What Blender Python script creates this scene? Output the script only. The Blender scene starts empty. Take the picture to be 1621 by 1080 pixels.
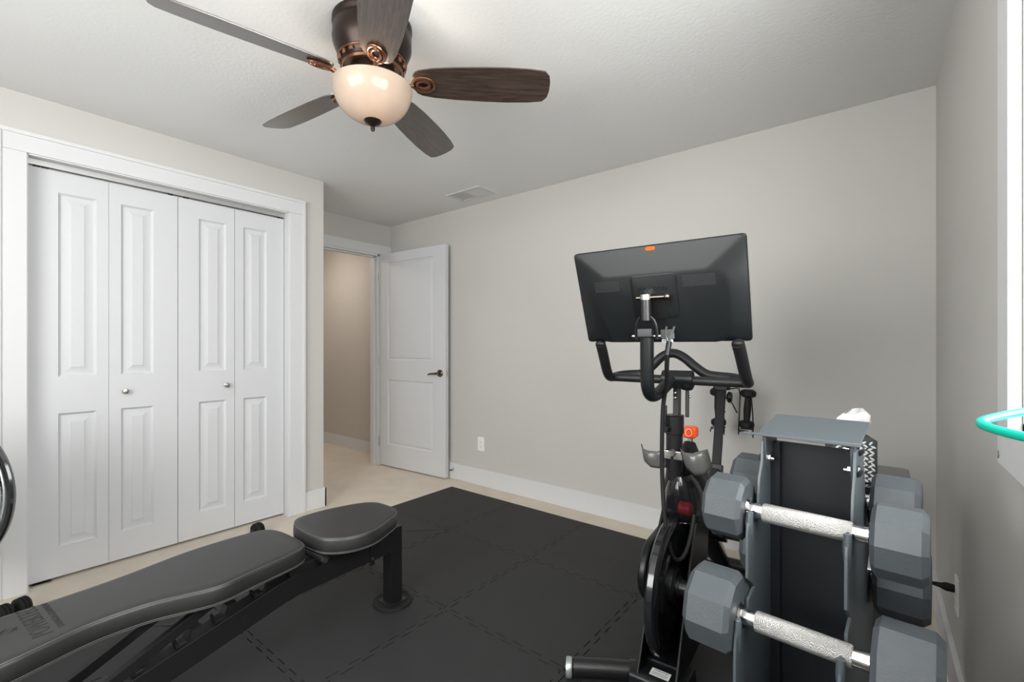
import bpy, bmesh, math, random
from math import sin, cos, pi, radians as rad
from mathutils import Vector, Matrix

# ------------------------------------------------------------------ camera, world, light
S = bpy.context.scene
COL = S.collection
random.seed(7)

cam_d = bpy.data.cameras.new('camera')
cam_d.sensor_width = 36.0
cam_d.lens = 728.0 / 1621.0 * 36.0
cam_d.shift_y = 7.0 / 1621.0
cam_d.clip_start = 0.02
cam = bpy.data.objects.new('camera', cam_d)
cam.location = (0, 0, 1.16)
cam.rotation_euler = (rad(90), 0, rad(38.5))
COL.objects.link(cam)
S.camera = cam

W = bpy.data.worlds.new('world')
S.world = W
W.use_nodes = True
W.node_tree.nodes['Background'].inputs[0].default_value = (1.0, 0.985, 0.965, 1)
W.node_tree.nodes['Background'].inputs[1].default_value = 8.0

def portal(name, loc, rot, sx, sy):
    d = bpy.data.lights.new(name, 'AREA')
    d.shape = 'RECTANGLE'; d.size = sx; d.size_y = sy
    d.cycles.is_portal = True
    o = bpy.data.objects.new(name, d); COL.objects.link(o)
    o.location = loc; o.rotation_euler = rot
portal('window_portal', (0.345, 0.52, 1.53), (0, rad(90), 0), 1.06, 1.43)      # faces -X into the room
portal('window_portal', (-1.10, -1.335, 1.60), (rad(90), 0, 0), 1.90, 1.20)    # faces +Y into the room, at the added fill window

S.view_settings.view_transform = 'Standard'
S.view_settings.look = 'None'
S.view_settings.gamma = 1
S.view_settings.use_curve_mapping = False
S.view_settings.exposure = 0.87
S.cycles.use_denoising = True
S.cycles.max_bounces = 12
S.cycles.diffuse_bounces = 8
S.cycles.transparent_max_bounces = 12
S.cycles.sample_clamp_indirect = 6.0
S.cycles.caustics_reflective = False
S.cycles.caustics_refractive = False

# ------------------------------------------------------------------ materials
def mat(name, col, rough=0.5, metal=0.0, bump=None, var=None, coat=0.0, spec=0.5, trans=0.0, alpha=1.0):
    """bump=(scale, strength[, kind]); var=(scale, amount): slight colour mottling"""
    m = bpy.data.materials.new(name); m.use_nodes = True
    nt = m.node_tree; b = nt.nodes['Principled BSDF']
    b.inputs['Base Color'].default_value = (*col, 1)
    b.inputs['Roughness'].default_value = rough
    b.inputs['Metallic'].default_value = metal
    b.inputs['Coat Weight'].default_value = coat
    b.inputs['Specular IOR Level'].default_value = spec
    b.inputs['Transmission Weight'].default_value = trans
    b.inputs['Alpha'].default_value = alpha
    tc = nt.nodes.new('ShaderNodeTexCoord')
    if bump:
        if len(bump) > 2 and bump[2] == 'voronoi':
            t = nt.nodes.new('ShaderNodeTexVoronoi'); t.inputs['Scale'].default_value = bump[0]; out = t.outputs['Distance']
        else:
            t = nt.nodes.new('ShaderNodeTexNoise'); t.inputs['Scale'].default_value = bump[0]
            t.inputs['Detail'].default_value = 5; out = t.outputs['Fac']
        nt.links.new(tc.outputs['Object'], t.inputs['Vector'])
        n = nt.nodes.new('ShaderNodeBump'); n.inputs['Strength'].default_value = bump[1]; n.inputs['Distance'].default_value = 0.01
        nt.links.new(out, n.inputs['Height']); nt.links.new(n.outputs['Normal'], b.inputs['Normal'])
    if var:
        t = nt.nodes.new('ShaderNodeTexNoise'); t.inputs['Scale'].default_value = var[0]; t.inputs['Detail'].default_value = 6
        nt.links.new(tc.outputs['Object'], t.inputs['Vector'])
        mx = nt.nodes.new('ShaderNodeMix'); mx.data_type = 'RGBA'
        a = var[1]
        mx.inputs[6].default_value = (*[c * (1 - a) for c in col], 1)
        mx.inputs[7].default_value = (*[min(1, c * (1 + a)) for c in col], 1)
        nt.links.new(t.outputs['Fac'], mx.inputs[0]); nt.links.new(mx.outputs[2], b.inputs['Base Color'])
    return m

M = {}
M['wall'] = mat('wall_paint', (0.53, 0.52, 0.495), 0.7, bump=(220, 0.05), var=(1.5, 0.01))
M['wall_hall'] = mat('hall_paint', (0.53, 0.50, 0.46), 0.75, bump=(220, 0.05))
M['ceil'] = mat('ceiling_paint', (0.73, 0.73, 0.725), 0.85, bump=(70, 0.10))
M['trim'] = mat('white_trim_paint', (0.64, 0.645, 0.655), 0.6, spec=0.3)
M['door'] = mat('white_door_paint', (0.60, 0.608, 0.625), 0.6, spec=0.3)
M['carpet'] = mat('beige_carpet', (0.72, 0.65, 0.56), 0.95, bump=(900, 0.5), var=(6, 0.12), spec=0.1)
M['foam'] = mat('black_foam', (0.021, 0.021, 0.022), 0.62, bump=(500, 0.12), var=(7, 0.18), spec=0.35)
M['leather'] = mat('black_leather', (0.020, 0.0198, 0.0198), 0.44, bump=(600, 0.08), spec=0.6)
M['leather_text'] = mat('embossed_leather', (0.012, 0.012, 0.013), 0.6, bump=(600, 0.1))
M['piping'] = mat('grey_piping', (0.06, 0.06, 0.06), 0.45)  # lighter grey than the pad leather
M['stitch'] = mat('grey_thread', (0.13, 0.13, 0.125), 0.7)
M['steel_black'] = mat('black_powder_coat', (0.009, 0.009, 0.010), 0.34, bump=(900, 0.03), spec=0.5)
M['steel_grey'] = mat('slate_powder_coat', (0.055, 0.067, 0.075), 0.42, bump=(900, 0.04))
M['web'] = mat('dark_slate_panel', (0.008, 0.010, 0.012), 0.5, bump=(900, 0.04), spec=0.25)
M['rubber'] = mat('grey_rubber', (0.045, 0.053, 0.060), 0.55, bump=(260, 0.10), var=(30, 0.15))
M['black_rubber'] = mat('black_rubber', (0.010, 0.010, 0.010), 0.6, bump=(300, 0.08), spec=0.25)
M['chrome'] = mat('chrome', (0.78, 0.77, 0.75), 0.12, 1.0)
M['nickel'] = mat('brushed_nickel', (0.55, 0.53, 0.50), 0.28, 1.0)
M['bronze_dark'] = mat('dark_handle_bronze', (0.20, 0.16, 0.13), 0.25, 1.0)
M['plastic_black'] = mat('black_plastic', (0.006, 0.0075, 0.0083), 0.36, bump=(700, 0.03), spec=0.38)
M['gloss_black'] = mat('gloss_black', (0.010, 0.011, 0.013), 0.16, coat=0.4)
M['fork_black'] = mat('satin_black_frame', (0.006, 0.006, 0.007), 0.42, spec=0.22)
M['grip'] = mat('rubber_grip', (0.012, 0.012, 0.0135), 0.45, bump=(500, 0.05), spec=0.4)
M['orange'] = mat('orange_plastic', (0.95, 0.10, 0.012), 0.28)
M['red'] = mat('red_plastic', (0.75, 0.03, 0.04), 0.3)
M['white'] = mat('white_plastic', (0.80, 0.80, 0.78), 0.35)
M['paper'] = mat('white_label', (0.80, 0.81, 0.78), 0.5)
M['ink'] = mat('dark_ink', (0.006, 0.006, 0.006), 0.7, spec=0.15)
M['grille'] = mat('grille_dots', (0.03, 0.032, 0.033), 0.6)
M['tissue'] = mat('white_tissue', (0.85, 0.85, 0.84), 0.9, bump=(40, 0.2))
M['teal'] = mat('teal_rubber', (0.0, 0.40, 0.285), 0.32)
M['silver'] = mat('silver_mesh', (0.45, 0.50, 0.49), 0.35, 0.7)
M['aluminium'] = mat('aluminium_track', (0.62, 0.62, 0.62), 0.35, 0.8)
M['dark_gap'] = mat('dark_hardware', (0.03, 0.03, 0.03), 0.6)
M['vent_back'] = mat('vent_backing', (0.32, 0.32, 0.315), 0.6)
M['vent'] = mat('vent_paint', (0.60, 0.60, 0.59), 0.5)

M['knurl'] = mat('knurled_steel', (0.50, 0.49, 0.475), 0.42, 0.85, bump=(650, 0.45, 'voronoi'))

def wood_mat():
    m = mat('dark_walnut_blade', (0.05, 0.03, 0.022), 0.34, coat=0.7)
    m.node_tree.nodes['Principled BSDF'].inputs['Coat IOR'].default_value = 1.9
    m.node_tree.nodes['Principled BSDF'].inputs['Coat Roughness'].default_value = 0.25
    nt = m.node_tree; b = nt.nodes['Principled BSDF']
    tc = nt.nodes.new('ShaderNodeTexCoord')
    mp = nt.nodes.new('ShaderNodeMapping'); mp.inputs['Scale'].default_value = (5, 60, 60)
    nz = nt.nodes.new('ShaderNodeTexNoise'); nz.inputs['Scale'].default_value = 2.2; nz.inputs['Detail'].default_value = 8
    nz.inputs['Distortion'].default_value = 0.6
    cr = nt.nodes.new('ShaderNodeValToRGB')
    cr.color_ramp.elements[0].position = 0.35; cr.color_ramp.elements[0].color = (0.022, 0.013, 0.010, 1)
    cr.color_ramp.elements[1].position = 0.70; cr.color_ramp.elements[1].color = (0.060, 0.040, 0.031, 1)
    nt.links.new(tc.outputs['Object'], mp.inputs[0]); nt.links.new(mp.outputs[0], nz.inputs[0])
    nt.links.new(nz.outputs['Fac'], cr.inputs[0]); nt.links.new(cr.outputs[0], b.inputs['Base Color'])
    bp = nt.nodes.new('ShaderNodeBump'); bp.inputs['Strength'].default_value = 0.25; bp.inputs['Distance'].default_value = 0.004
    nt.links.new(nz.outputs['Fac'], bp.inputs['Height']); nt.links.new(bp.outputs[0], b.inputs['Normal'])
    return m
M['wood'] = wood_mat()
M['bronze'] = mat('oil_rubbed_bronze', (0.022, 0.012, 0.009), 0.34, 0.6)
M['copper'] = mat('copper_edge', (0.26, 0.125, 0.075), 0.28, 0.9)

def glass_bowl_mat():
    m = bpy.data.materials.new('frosted_glass'); m.use_nodes = True
    nt = m.node_tree; nt.nodes.clear()
    o = nt.nodes.new('ShaderNodeOutputMaterial')
    tr = nt.nodes.new('ShaderNodeBsdfTranslucent'); tr.inputs[0].default_value = (0.40, 0.32, 0.255, 1)
    df = nt.nodes.new('ShaderNodeBsdfDiffuse'); df.inputs[0].default_value = (0.72, 0.62, 0.53, 1)
    gl = nt.nodes.new('ShaderNodeBsdfGlossy'); gl.inputs['Roughness'].default_value = 0.12
    a = nt.nodes.new('ShaderNodeMixShader'); a.inputs[0].default_value = 0.45
    nt.links.new(tr.outputs[0], a.inputs[1]); nt.links.new(df.outputs[0], a.inputs[2])
    fr = nt.nodes.new('ShaderNodeFresnel'); fr.inputs[0].default_value = 1.4
    c = nt.nodes.new('ShaderNodeMixShader')
    nt.links.new(fr.outputs[0], c.inputs[0]); nt.links.new(a.outputs[0], c.inputs[1]); nt.links.new(gl.outputs[0], c.inputs[2])
    nt.links.new(c.outputs[0], o.inputs[0])
    return m
M['bowl'] = glass_bowl_mat()

def pane_mat(name, tint, ior=1.45, rough=0.0):
    m = bpy.data.materials.new(name); m.use_nodes = True
    nt = m.node_tree; nt.nodes.clear()
    o = nt.nodes.new('ShaderNodeOutputMaterial')
    t = nt.nodes.new('ShaderNodeBsdfTransparent'); t.inputs[0].default_value = (*tint, 1)
    g = nt.nodes.new('ShaderNodeBsdfGlossy'); g.inputs['Roughness'].default_value = rough
    f = nt.nodes.new('ShaderNodeFresnel'); f.inputs[0].default_value = ior
    x = nt.nodes.new('ShaderNodeMixShader')
    geo = nt.nodes.new('ShaderNodeNewGeometry')
    inv = nt.nodes.new('ShaderNodeMath'); inv.operation = 'SUBTRACT'; inv.inputs[0].default_value = 1.0
    mul = nt.nodes.new('ShaderNodeMath'); mul.operation = 'MULTIPLY'
    nt.links.new(geo.outputs['Backfacing'], inv.inputs[1]); nt.links.new(inv.outputs[0], mul.inputs[0]); nt.links.new(f.outputs[0], mul.inputs[1])
    nt.links.new(mul.outputs[0], x.inputs[0]); nt.links.new(t.outputs[0], x.inputs[1]); nt.links.new(g.outputs[0], x.inputs[2])
    nt.links.new(x.outputs[0], o.inputs[0])
    return m
M['pane'] = pane_mat('window_glass', (0.97, 0.98, 0.98))
M['smoked'] = mat('smoked_shield', (0.012, 0.012, 0.014), 0.14, alpha=0.70, coat=0.5)
M['smoked_cup'] = mat('smoked_grey_plastic', (0.095, 0.095, 0.092), 0.22, alpha=0.88)

def emit(name, col, s):
    m = bpy.data.materials.new(name); m.use_nodes = True
    nt = m.node_tree; nt.nodes.clear()
    o = nt.nodes.new('ShaderNodeOutputMaterial'); e = nt.nodes.new('ShaderNodeEmission')
    e.inputs[0].default_value = (*col, 1); e.inputs[1].default_value = s
    nt.links.new(e.outputs[0], o.inputs[0]); return m
M['bulb'] = emit('lit_bulb', (1.0, 0.86, 0.70), 55.0)
M['hall_lamp'] = emit('lit_diffuser', (1.0, 0.88, 0.77), 36.0)

M['leaf'] = mat('slate_card', (0.035, 0.048, 0.055), 0.45)
M['leaf_print'] = mat('pale_leaf_print', (0.72, 0.72, 0.70), 0.5)

# ------------------------------------------------------------------ mesh helpers
class MB:
    def __init__(self): self.v = []; self.f = []
    def add(self, vs, fs):
        n = len(self.v); self.v += [tuple(x) for x in vs]; self.f += [tuple(i + n for i in q) for q in fs]; return self
    def box(self, lo, hi, mtx=None):
        x0, y0, z0 = lo; x1, y1, z1 = hi
        vs = [Vector(p) for p in ((x0,y0,z0),(x1,y0,z0),(x1,y1,z0),(x0,y1,z0),(x0,y0,z1),(x1,y0,z1),(x1,y1,z1),(x0,y1,z1))]
        if mtx: vs = [mtx @ p for p in vs]
        return self.add(vs, [(0,3,2,1),(4,5,6,7),(0,1,5,4),(1,2,6,5),(2,3,7,6),(3,0,4,7)])
    def bar(self, p0, p1, w, h, up=(0, 0, 1)):
        """rectangular bar between two points, w across, h along up"""
        p0 = Vector(p0); p1 = Vector(p1); d = (p1 - p0).normalized(); u = Vector(up)
        s = d.cross(u).normalized(); u = s.cross(d).normalized()
        vs = []
        for p in (p0, p1):
            for a, b in ((-1,-1),(1,-1),(1,1),(-1,1)): vs.append(p + s * a * w / 2 + u * b * h / 2)
        return self.add(vs, [(0,1,2,3),(7,6,5,4),(0,4,5,1),(1,5,6,2),(2,6,7,3),(3,7,4,0)])
    def loft(self, rings, cap=True, closed=True, wrap=False):
        n = len(rings[0]); vs = [p for r in rings for p in r]; fs = []
        for i in range(len(rings) if wrap else len(rings) - 1):
            i2 = (i + 1) % len(rings)
            for j in range(n if closed else n - 1):
                k = (j + 1) % n
                fs.append((i*n+j, i*n+k, i2*n+k, i2*n+j))
        if cap:
            fs.append(tuple(range(n))[::-1]); fs.append(tuple((len(rings)-1)*n + j for j in range(n)))
        return self.add(vs, fs)
    def cyl(self, p0, p1, r0, r1=None, seg=20, rot=0.0):
        r1 = r0 if r1 is None else r1
        return self.turn(p0, p1, [(0, r0), (1, r1)], seg, rot)
    def turn(self, p0, p1, prof, seg=24, rot=0.0):
        """profile of (fraction along axis, radius)"""
        p0 = Vector(p0); p1 = Vector(p1); d = (p1 - p0); L = d.length; d.normalize()
        a = Vector((0,0,1)) if abs(d.z) < 0.9 else Vector((1,0,0))
        s = d.cross(a).normalized(); u = s.cross(d).normalized()
        rings = [[p0 + d * L * t + (s * cos(2*pi*j/seg+rot) + u * sin(2*pi*j/seg+rot)) * max(r, 1e-5) for j in range(seg)] for t, r in prof]
        return self.loft(rings)
    def lathe(self, c, prof, seg=40, cap=True):
        """profile of (radius, z) about a vertical axis through c"""
        rings = [[Vector((c[0] + max(r,1e-5)*cos(2*pi*j/seg), c[1] + max(r,1e-5)*sin(2*pi*j/seg), c[2] + z)) for j in range(seg)] for r, z in prof]
        return self.loft(rings, cap)
    def tube(self, pts, r, seg=12, closed=False, smooth=0, ell=1.0):
        pts = [Vector(p) for p in pts]
        rr = list(r) if isinstance(r, (list, tuple)) else [r] * len(pts)
        for _ in range(smooth):
            q = []; qr = []; n = len(pts)
            rng = range(n) if closed else range(n - 1)
            if not closed: q.append(pts[0]); qr.append(rr[0])
            for i in rng:
                a, b = pts[i], pts[(i+1) % n]
                q += [a*0.75 + b*0.25, a*0.25 + b*0.75]
                qr += [rr[i]*0.75 + rr[(i+1)%n]*0.25, rr[i]*0.25 + rr[(i+1)%n]*0.75]
            if not closed: q.append(pts[-1]); qr.append(rr[-1])
            pts, rr = q, qr
        n = len(pts); rings = []; prev = None
        for i, p in enumerate(pts):
            if closed: d = (pts[(i+1) % n] - pts[i-1]).normalized()
            else: d = (pts[min(i+1, n-1)] - pts[max(i-1, 0)]).normalized()
            if prev is None:
                a = Vector((0,0,1)) if abs(d.z) < 0.9 else Vector((1,0,0)); s = d.cross(a).normalized()
            else:
                s = (prev - d * prev.dot(d)).normalized()
            prev = s; u = d.cross(s)
            rings.append([p + (s*cos(2*pi*j/seg) + u*sin(2*pi*j/seg)*ell) * rr[i] for j in range(seg)])
        return self.loft(rings, cap=not closed, wrap=closed)
    def prism(self, poly, axis, a, b):
        """extrude a 2-D polygon along 'x','y','z' from a to b; poly gives the other two coordinates in order"""
        def P(p, t):
            return {'x': (t, p[0], p[1]), 'y': (p[0], t, p[1]), 'z': (p[0], p[1], t)}[axis]
        n = len(poly)
        vs = [P(p, a) for p in poly] + [P(p, b) for p in poly]
        fs = [tuple(range(n)), tuple(range(2*n-1, n-1, -1))] + [(i, (i+1) % n, n + (i+1) % n, n + i) for i in range(n)]
        return self.add(vs, fs)
    def sphere(self, c, r, seg=16, rings=10, sc=(1,1,1)):
        R = []
        for i in range(rings + 1):
            t = pi * i / rings
            R.append([Vector((c[0] + sc[0]*r*max(sin(t),1e-4)*cos(2*pi*j/seg), c[1] + sc[1]*r*max(sin(t),1e-4)*sin(2*pi*j/seg), c[2] - sc[2]*r*cos(t))) for j in range(seg)])
        return self.loft(R)
    def build(self, name, m, parent=None, bevel=0.0, seg=2, smooth=40, recalc=True, merge=False):
        bm = bmesh.new()
        vs = [bm.verts.new(p) for p in self.v]
        for q in self.f:
            if len(set(q)) > 2:
                try: bm.faces.new([vs[i] for i in q])
                except ValueError: pass
        if merge: bmesh.ops.remove_doubles(bm, verts=bm.verts, dist=1e-6)
        if recalc: bmesh.ops.recalc_face_normals(bm, faces=bm.faces)
        if bevel > 0:
            es = [e for e in bm.edges if len(e.link_faces) == 2 and e.calc_face_angle(0) > rad(35)]
            bmesh.ops.bevel(bm, geom=es, offset=bevel, offset_type='OFFSET', segments=seg, profile=0.5, affect='EDGES', clamp_overlap=True)
        me = bpy.data.meshes.new(name); bm.to_mesh(me); bm.free()
        me.materials.append(M[m] if isinstance(m, str) else m)
        me.shade_smooth(); me.set_sharp_from_angle(angle=rad(smooth))
        o = bpy.data.objects.new(name, me); COL.objects.link(o)
        if parent is not None: o.parent = parent
        if bevel > 0:
            wn = o.modifiers.new('weighted', 'WEIGHTED_NORMAL'); wn.keep_sharp = True; wn.weight = 100
        return o

def tag(o, label, cat, group=None):
    o['label'] = label; o['category'] = cat
    if group: o['group'] = group
    return o
def thing(name, label, cat, loc=(0,0,0), rotz=0.0, group=None):
    o = bpy.data.objects.new(name, None); COL.objects.link(o)
    o.location = loc; o.rotation_euler = (0, 0, rotz); o.empty_display_size = 0.1
    return tag(o, label, cat, group)
def struct(o): o['kind'] = 'structure'; return o
def sname(name, loc=(0,0,0), rotz=0.0):
    o = bpy.data.objects.new(name, None); COL.objects.link(o); o.location = loc; o.rotation_euler = (0,0,rotz); return struct(o)
def sbox(name, m, *boxes, parent=None, bevel=0.0):
    b = MB()
    for lo, hi in boxes: b.box(lo, hi)
    o = b.build(name, m, parent, bevel)
    if parent is None: struct(o)
    return o

def text_mesh(s, size, depth, mtx, name, m, parent, xscale=1.0, width=None):
    cu = bpy.data.curves.new(name, 'FONT'); cu.body = s; cu.size = size; cu.extrude = depth
    cu.align_x = 'CENTER'; cu.align_y = 'CENTER'; cu.resolution_u = 3
    t = bpy.data.objects.new(name, cu); COL.objects.link(t)
    bpy.context.view_layer.update()
    me = bpy.data.meshes.new_from_object(t.evaluated_get(bpy.context.evaluated_depsgraph_get()))
    bpy.data.objects.remove(t); bpy.data.curves.remove(cu)
    if width: xscale = width / (max(v.co.x for v in me.vertices) - min(v.co.x for v in me.vertices))
    me.transform(mtx @ Matrix.Diagonal((xscale, 1, 1, 1)))
    me.name = name; me.materials.clear(); me.materials.append(M[m])
    o = bpy.data.objects.new(name, me); COL.objects.link(o); o.parent = parent
    return o
def basis(o, x, y):
    """matrix placing text: local x -> x, local y -> y"""
    x = Vector(x).normalized(); y = Vector(y).normalized(); z = x.cross(y)
    m = Matrix((x, y, z)).transposed().to_4x4(); m.translation = Vector(o); return m

def rrect(x0, x1, y0, y1, r, n=5):
    out = []
    for cx, cy, a0 in ((x1-r, y1-r, 0), (x0+r, y1-r, 90), (x0+r, y0+r, 180), (x1-r, y0+r, 270)):
        for i in range(n + 1):
            a = rad(a0 + 90*i/n); out.append((cx + r*cos(a), cy + r*sin(a)))
    return out

# ------------------------------------------------------------------ room shell
XR, XL, XD, YB, YF, ZC = 0.207, -3.13, -3.80, 2.83, -1.20, 2.34
sbox('floor', 'carpet', ((-6.1, -1.4, -0.1), (0.40, 3.2, 0.0)))
sbox('ceiling', 'ceil', ((-6.1, -1.4, ZC), (0.40, 3.2, ZC + 0.1)))
sbox('wall_back', 'wall', ((-3.91, YB, 0), (0.35, YB + 0.12, ZC)))
WY0, WY1, WZ0, WZ1 = -0.20, 1.235, 1.005, 2.055            # right window opening
sbox('wall_right', 'wall', ((XR, -1.32, 0), (0.35, WY0, ZC)), ((XR, WY1, 0), (0.35, YB, ZC)),
     ((XR, WY0, 0), (0.35, WY1, WZ0)), ((XR, WY0, WZ1), (0.35, WY1, ZC)))
FX0, FX1 = -2.05, -0.15                                    # unseen window added behind the camera for even fill light
sbox('wall_front', 'wall', ((-3.91, YF - 0.13, 0), (FX0, YF, ZC)), ((FX1, YF - 0.13, 0), (XR, YF, ZC)),
     ((FX0, YF - 0.13, 0), (FX1, YF, WZ0)), ((FX0, YF - 0.13, 2.20), (FX1, YF, ZC)))
CY0, CY1, CZ = 0.272, 1.497, 2.062                         # closet opening
sbox('wall_left', 'wall', ((-3.24, YF, 0), (XL, CY0, ZC)), ((-3.24, CY1, 0), (XL, 1.75, ZC)),
     ((-3.24, CY0, CZ), (XL, CY1, ZC)), ((XD, 1.65, 0), (-3.24, 1.75, ZC)))
DY0, DY1, DZ = 1.84, 2.695, 2.045                          # doorway in the alcove wall
sbox('wall_alcove', 'wall', ((XD - 0.11, YF, 0), (XD, DY0, ZC)), ((XD - 0.11, DY1, 0), (XD, YB, ZC)),
     ((XD - 0.11, DY0, DZ), (XD, DY1, ZC)))
sbox('wall_hall', 'wall_hall', ((-6.0, 2.93, 0), (XD - 0.11, 3.05, ZC)), ((-6.1, 0.7, 0), (-6.0, 3.05, ZC)),
     ((-6.0, 0.7, 0), (XD - 0.11, 0.8, ZC)))
BH = 0.137
def base(name, *boxes): return sbox(name, 'trim', *boxes, bevel=0.003)
base('baseboard_back', ((XD, YB - 0.016, 0), (XR, YB, BH)))
base('baseboard_right', ((XR - 0.016, YF, 0), (XR, YB - 0.016, BH)))
base('baseboard_left', ((XL, 1.60, 0), (XL + 0.016, 1.766, BH)), ((XD, 1.75, 0), (XL + 0.016, 1.766, BH)), ((XL, YF, 0), (XL + 0.016, 0.175, BH)))
base('baseboard_front', ((XL, YF, 0), (XR, YF + 0.016, BH)))
base('baseboard_hall', ((-6.0, 2.914, 0), (XD - 0.11, 2.93, 0.12)))

# closet casing and track
t = sbox('trim_1', 'trim', ((XL, 0.178, 0), (XL + 0.02, CY0, CZ)), ((XL, CY1, 0), (XL + 0.02, 1.60, CZ)),
         ((XL, 0.178, CZ), (XL + 0.02, 1.60, 2.158)), bevel=0.003)
sbox('casing_bead', 'trim', ((XL, 0.172, 2.140), (XL + 0.027, 1.606, 2.160)), ((XL, 1.588, 0), (XL + 0.027, 1.606, 2.140)), ((XL, 0.172, 0), (XL + 0.027, 0.19, 2.140)), parent=t, bevel=0.003)
sbox('jamb', 'trim', ((-3.24, CY0 - 0.001, 0), (XL + 0.012, CY0 + 0.004, CZ)), ((-3.24, CY1 - 0.004, 0), (XL + 0.012, CY1 + 0.001, CZ)), ((-3.24, CY0, CZ - 0.006), (XL + 0.012, CY1, CZ + 0.001)), parent=t)
t = sbox('trim_2', 'aluminium', ((-3.215, CY0 + 0.004, 2.040), (-3.17, CY1 - 0.004, 2.056)), ((-3.172, CY0 + 0.004, 2.030), (-3.168, CY1 - 0.004, 2.056)), ((-3.215, CY0 + 0.004, 2.030), (-3.211, CY1 - 0.004, 2.056)))
for y in (0.30, 0.33, 0.84, 0.915, 1.46):
    sbox('track_roller', 'dark_gap', ((-3.205, y, 2.022), (-3.180, y + 0.02, 2.040)), parent=t)

def panel_slab(name, w, h, thick, panels, m, prof, parent=None, loc=(0,0,0), rotz=0.0):
    """door slab, front at local y=0 facing -y; panels = (x0,x1,z0,z1); prof = (inset, depth) loops"""
    b = MB()
    xs = sorted({0, w, *[p[0] for p in panels], *[p[1] for p in panels]})
    zs = sorted({0, h, *[p[2] for p in panels], *[p[3] for p in panels]})
    for i in range(len(xs) - 1):
        for j in range(len(zs) - 1):
            cx = (xs[i] + xs[i+1]) / 2; cz = (zs[j] + zs[j+1]) / 2
            if any(p[0] < cx < p[1] and p[2] < cz < p[3] for p in panels): continue
            b.add([(xs[i],0,zs[j]),(xs[i+1],0,zs[j]),(xs[i+1],0,zs[j+1]),(xs[i],0,zs[j+1])], [(0,1,2,3)])
    for x0, x1, z0, z1 in panels:
        loops = [[(x0+i,d,z0+i),(x1-i,d,z0+i),(x1-i,d,z1-i),(x0+i,d,z1-i)] for i, d in [(0,0)] + prof]
        vs = [p for l in loops for p in l]; fs = []
        for k in range(len(loops) - 1):
            for j in range(4):
                q = (j + 1) % 4; fs.append((k*4+j, k*4+q, k*4+4+q, k*4+4+j))
        n = (len(loops) - 1) * 4; fs.append((n, n+1, n+2, n+3)); b.add(vs, fs)
    b.add([(0,0,0),(w,0,0),(w,thick,0),(0,thick,0),(0,0,h),(w,0,h),(w,thick,h),(0,thick,h)],
          [(0,3,2,1),(4,5,6,7),(1,2,6,5),(3,0,4,7),(2,3,7,6)])
    o = b.build(name, m, parent, smooth=20, recalc=True, merge=True)
    if parent is None: struct(o)
    o.location = loc; o.rotation_euler = (0, 0, rotz)
    return o

raised = [(0.005, 0.007), (0.011, 0.0115), (0.016, 0.0115), (0.046, 0.002), (0.0475, 0.0)]
leaf_y = [0.2795, 0.5755, 0.8830, 1.1840]
leaf_w = [0.2945, 0.3045, 0.2985, 0.3050]
for i in range(4):
    w = leaf_w[i]
    a, c = (0.104, 0.047) if i % 2 == 0 else (0.050, 0.112)
    d = panel_slab('door_%d' % (i + 2), w, 2.008, 0.034,
                   [(a, w - c, 0.145, 0.808), (a, w - c, 0.990, 1.905)], 'door', raised,
                   loc=(-3.178, leaf_y[i], 0.014), rotz=rad(90))
    if i in (1, 2):
        x = 0.066 if i == 1 else 0.252
        k = MB().turn((x, 0, 0.900), (x, -0.028, 0.900), [(0, 0.013), (0.1, 0.013), (0.18, 0.006), (0.5, 0.006), (0.62, 0.013), (0.8, 0.0155), (0.95, 0.012), (1.0, 0.004)], 20)
        k.build('door_knob', 'nickel', d)
sbox('floor_bracket', 'nickel', ((-3.20, 0.29, 0.0), (-3.165, 0.36, 0.006)), parent=bpy.data.objects['trim_2'])

# doorway casing + jamb
t = sbox('trim_3', 'trim', ((XD, DY0 - 0.09, 0), (XD + 0.018, DY0, DZ)), ((XD, DY1, 0), (XD + 0.018, DY1 + 0.09, DZ)),
         ((XD, DY0 - 0.09, DZ), (XD + 0.018, YB - 0.001, DZ + 0.088)), bevel=0.003)
sbox('jamb', 'trim', ((XD - 0.115, DY0 - 0.001, 0), (XD + 0.010, DY0 + 0.018, DZ)), ((XD - 0.115, DY1 - 0.018, 0), (XD + 0.010, DY1 + 0.001, DZ)),
     ((XD - 0.115, DY0, DZ - 0.018), (XD + 0.010, DY1, DZ + 0.001)), parent=t)
sbox('door_stop_strip', 'trim', ((XD - 0.07, DY1 - 0.030, 0), (XD - 0.035, DY1 - 0.018, DZ - 0.018)), ((XD - 0.07, DY0, DZ - 0.030), (XD - 0.035, DY1, DZ - 0.018)), parent=t)

# entry door, swung open against the back wall
dw = 0.862
ogee = [(0.006, 0.009), (0.018, 0.012), (0.024, 0.005), (0.036, 0.0035)]
d1 = panel_slab('door_1', dw, 2.025, 0.036, [(0.118, 0.712, 0.205, 0.822), (0.118, 0.712, 1.010, 1.938)], 'door', ogee,
                loc=(-3.780, 2.690, 0.012), rotz=math.atan2(0.06, 0.86))
hd = MB()
hd.turn((dw - 0.062, 0, 0.905), (dw - 0.062, -0.012, 0.905), [(0, 0.032), (0.6, 0.032), (1, 0.026)], 28)
hd.cyl((dw - 0.062, -0.010, 0.905), (dw - 0.062, -0.05, 0.905), 0.011)
hd.tube([(dw - 0.055, -0.048, 0.905), (dw - 0.075, -0.052, 0.905), (dw - 0.11, -0.052, 0.903), (dw - 0.145, -0.050, 0.899), (dw - 0.17, -0.044, 0.893)], [0.011, 0.0105, 0.009, 0.008, 0.006], 12, smooth=2)
hd.build('door_handle', 'bronze_dark', d1)
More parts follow.
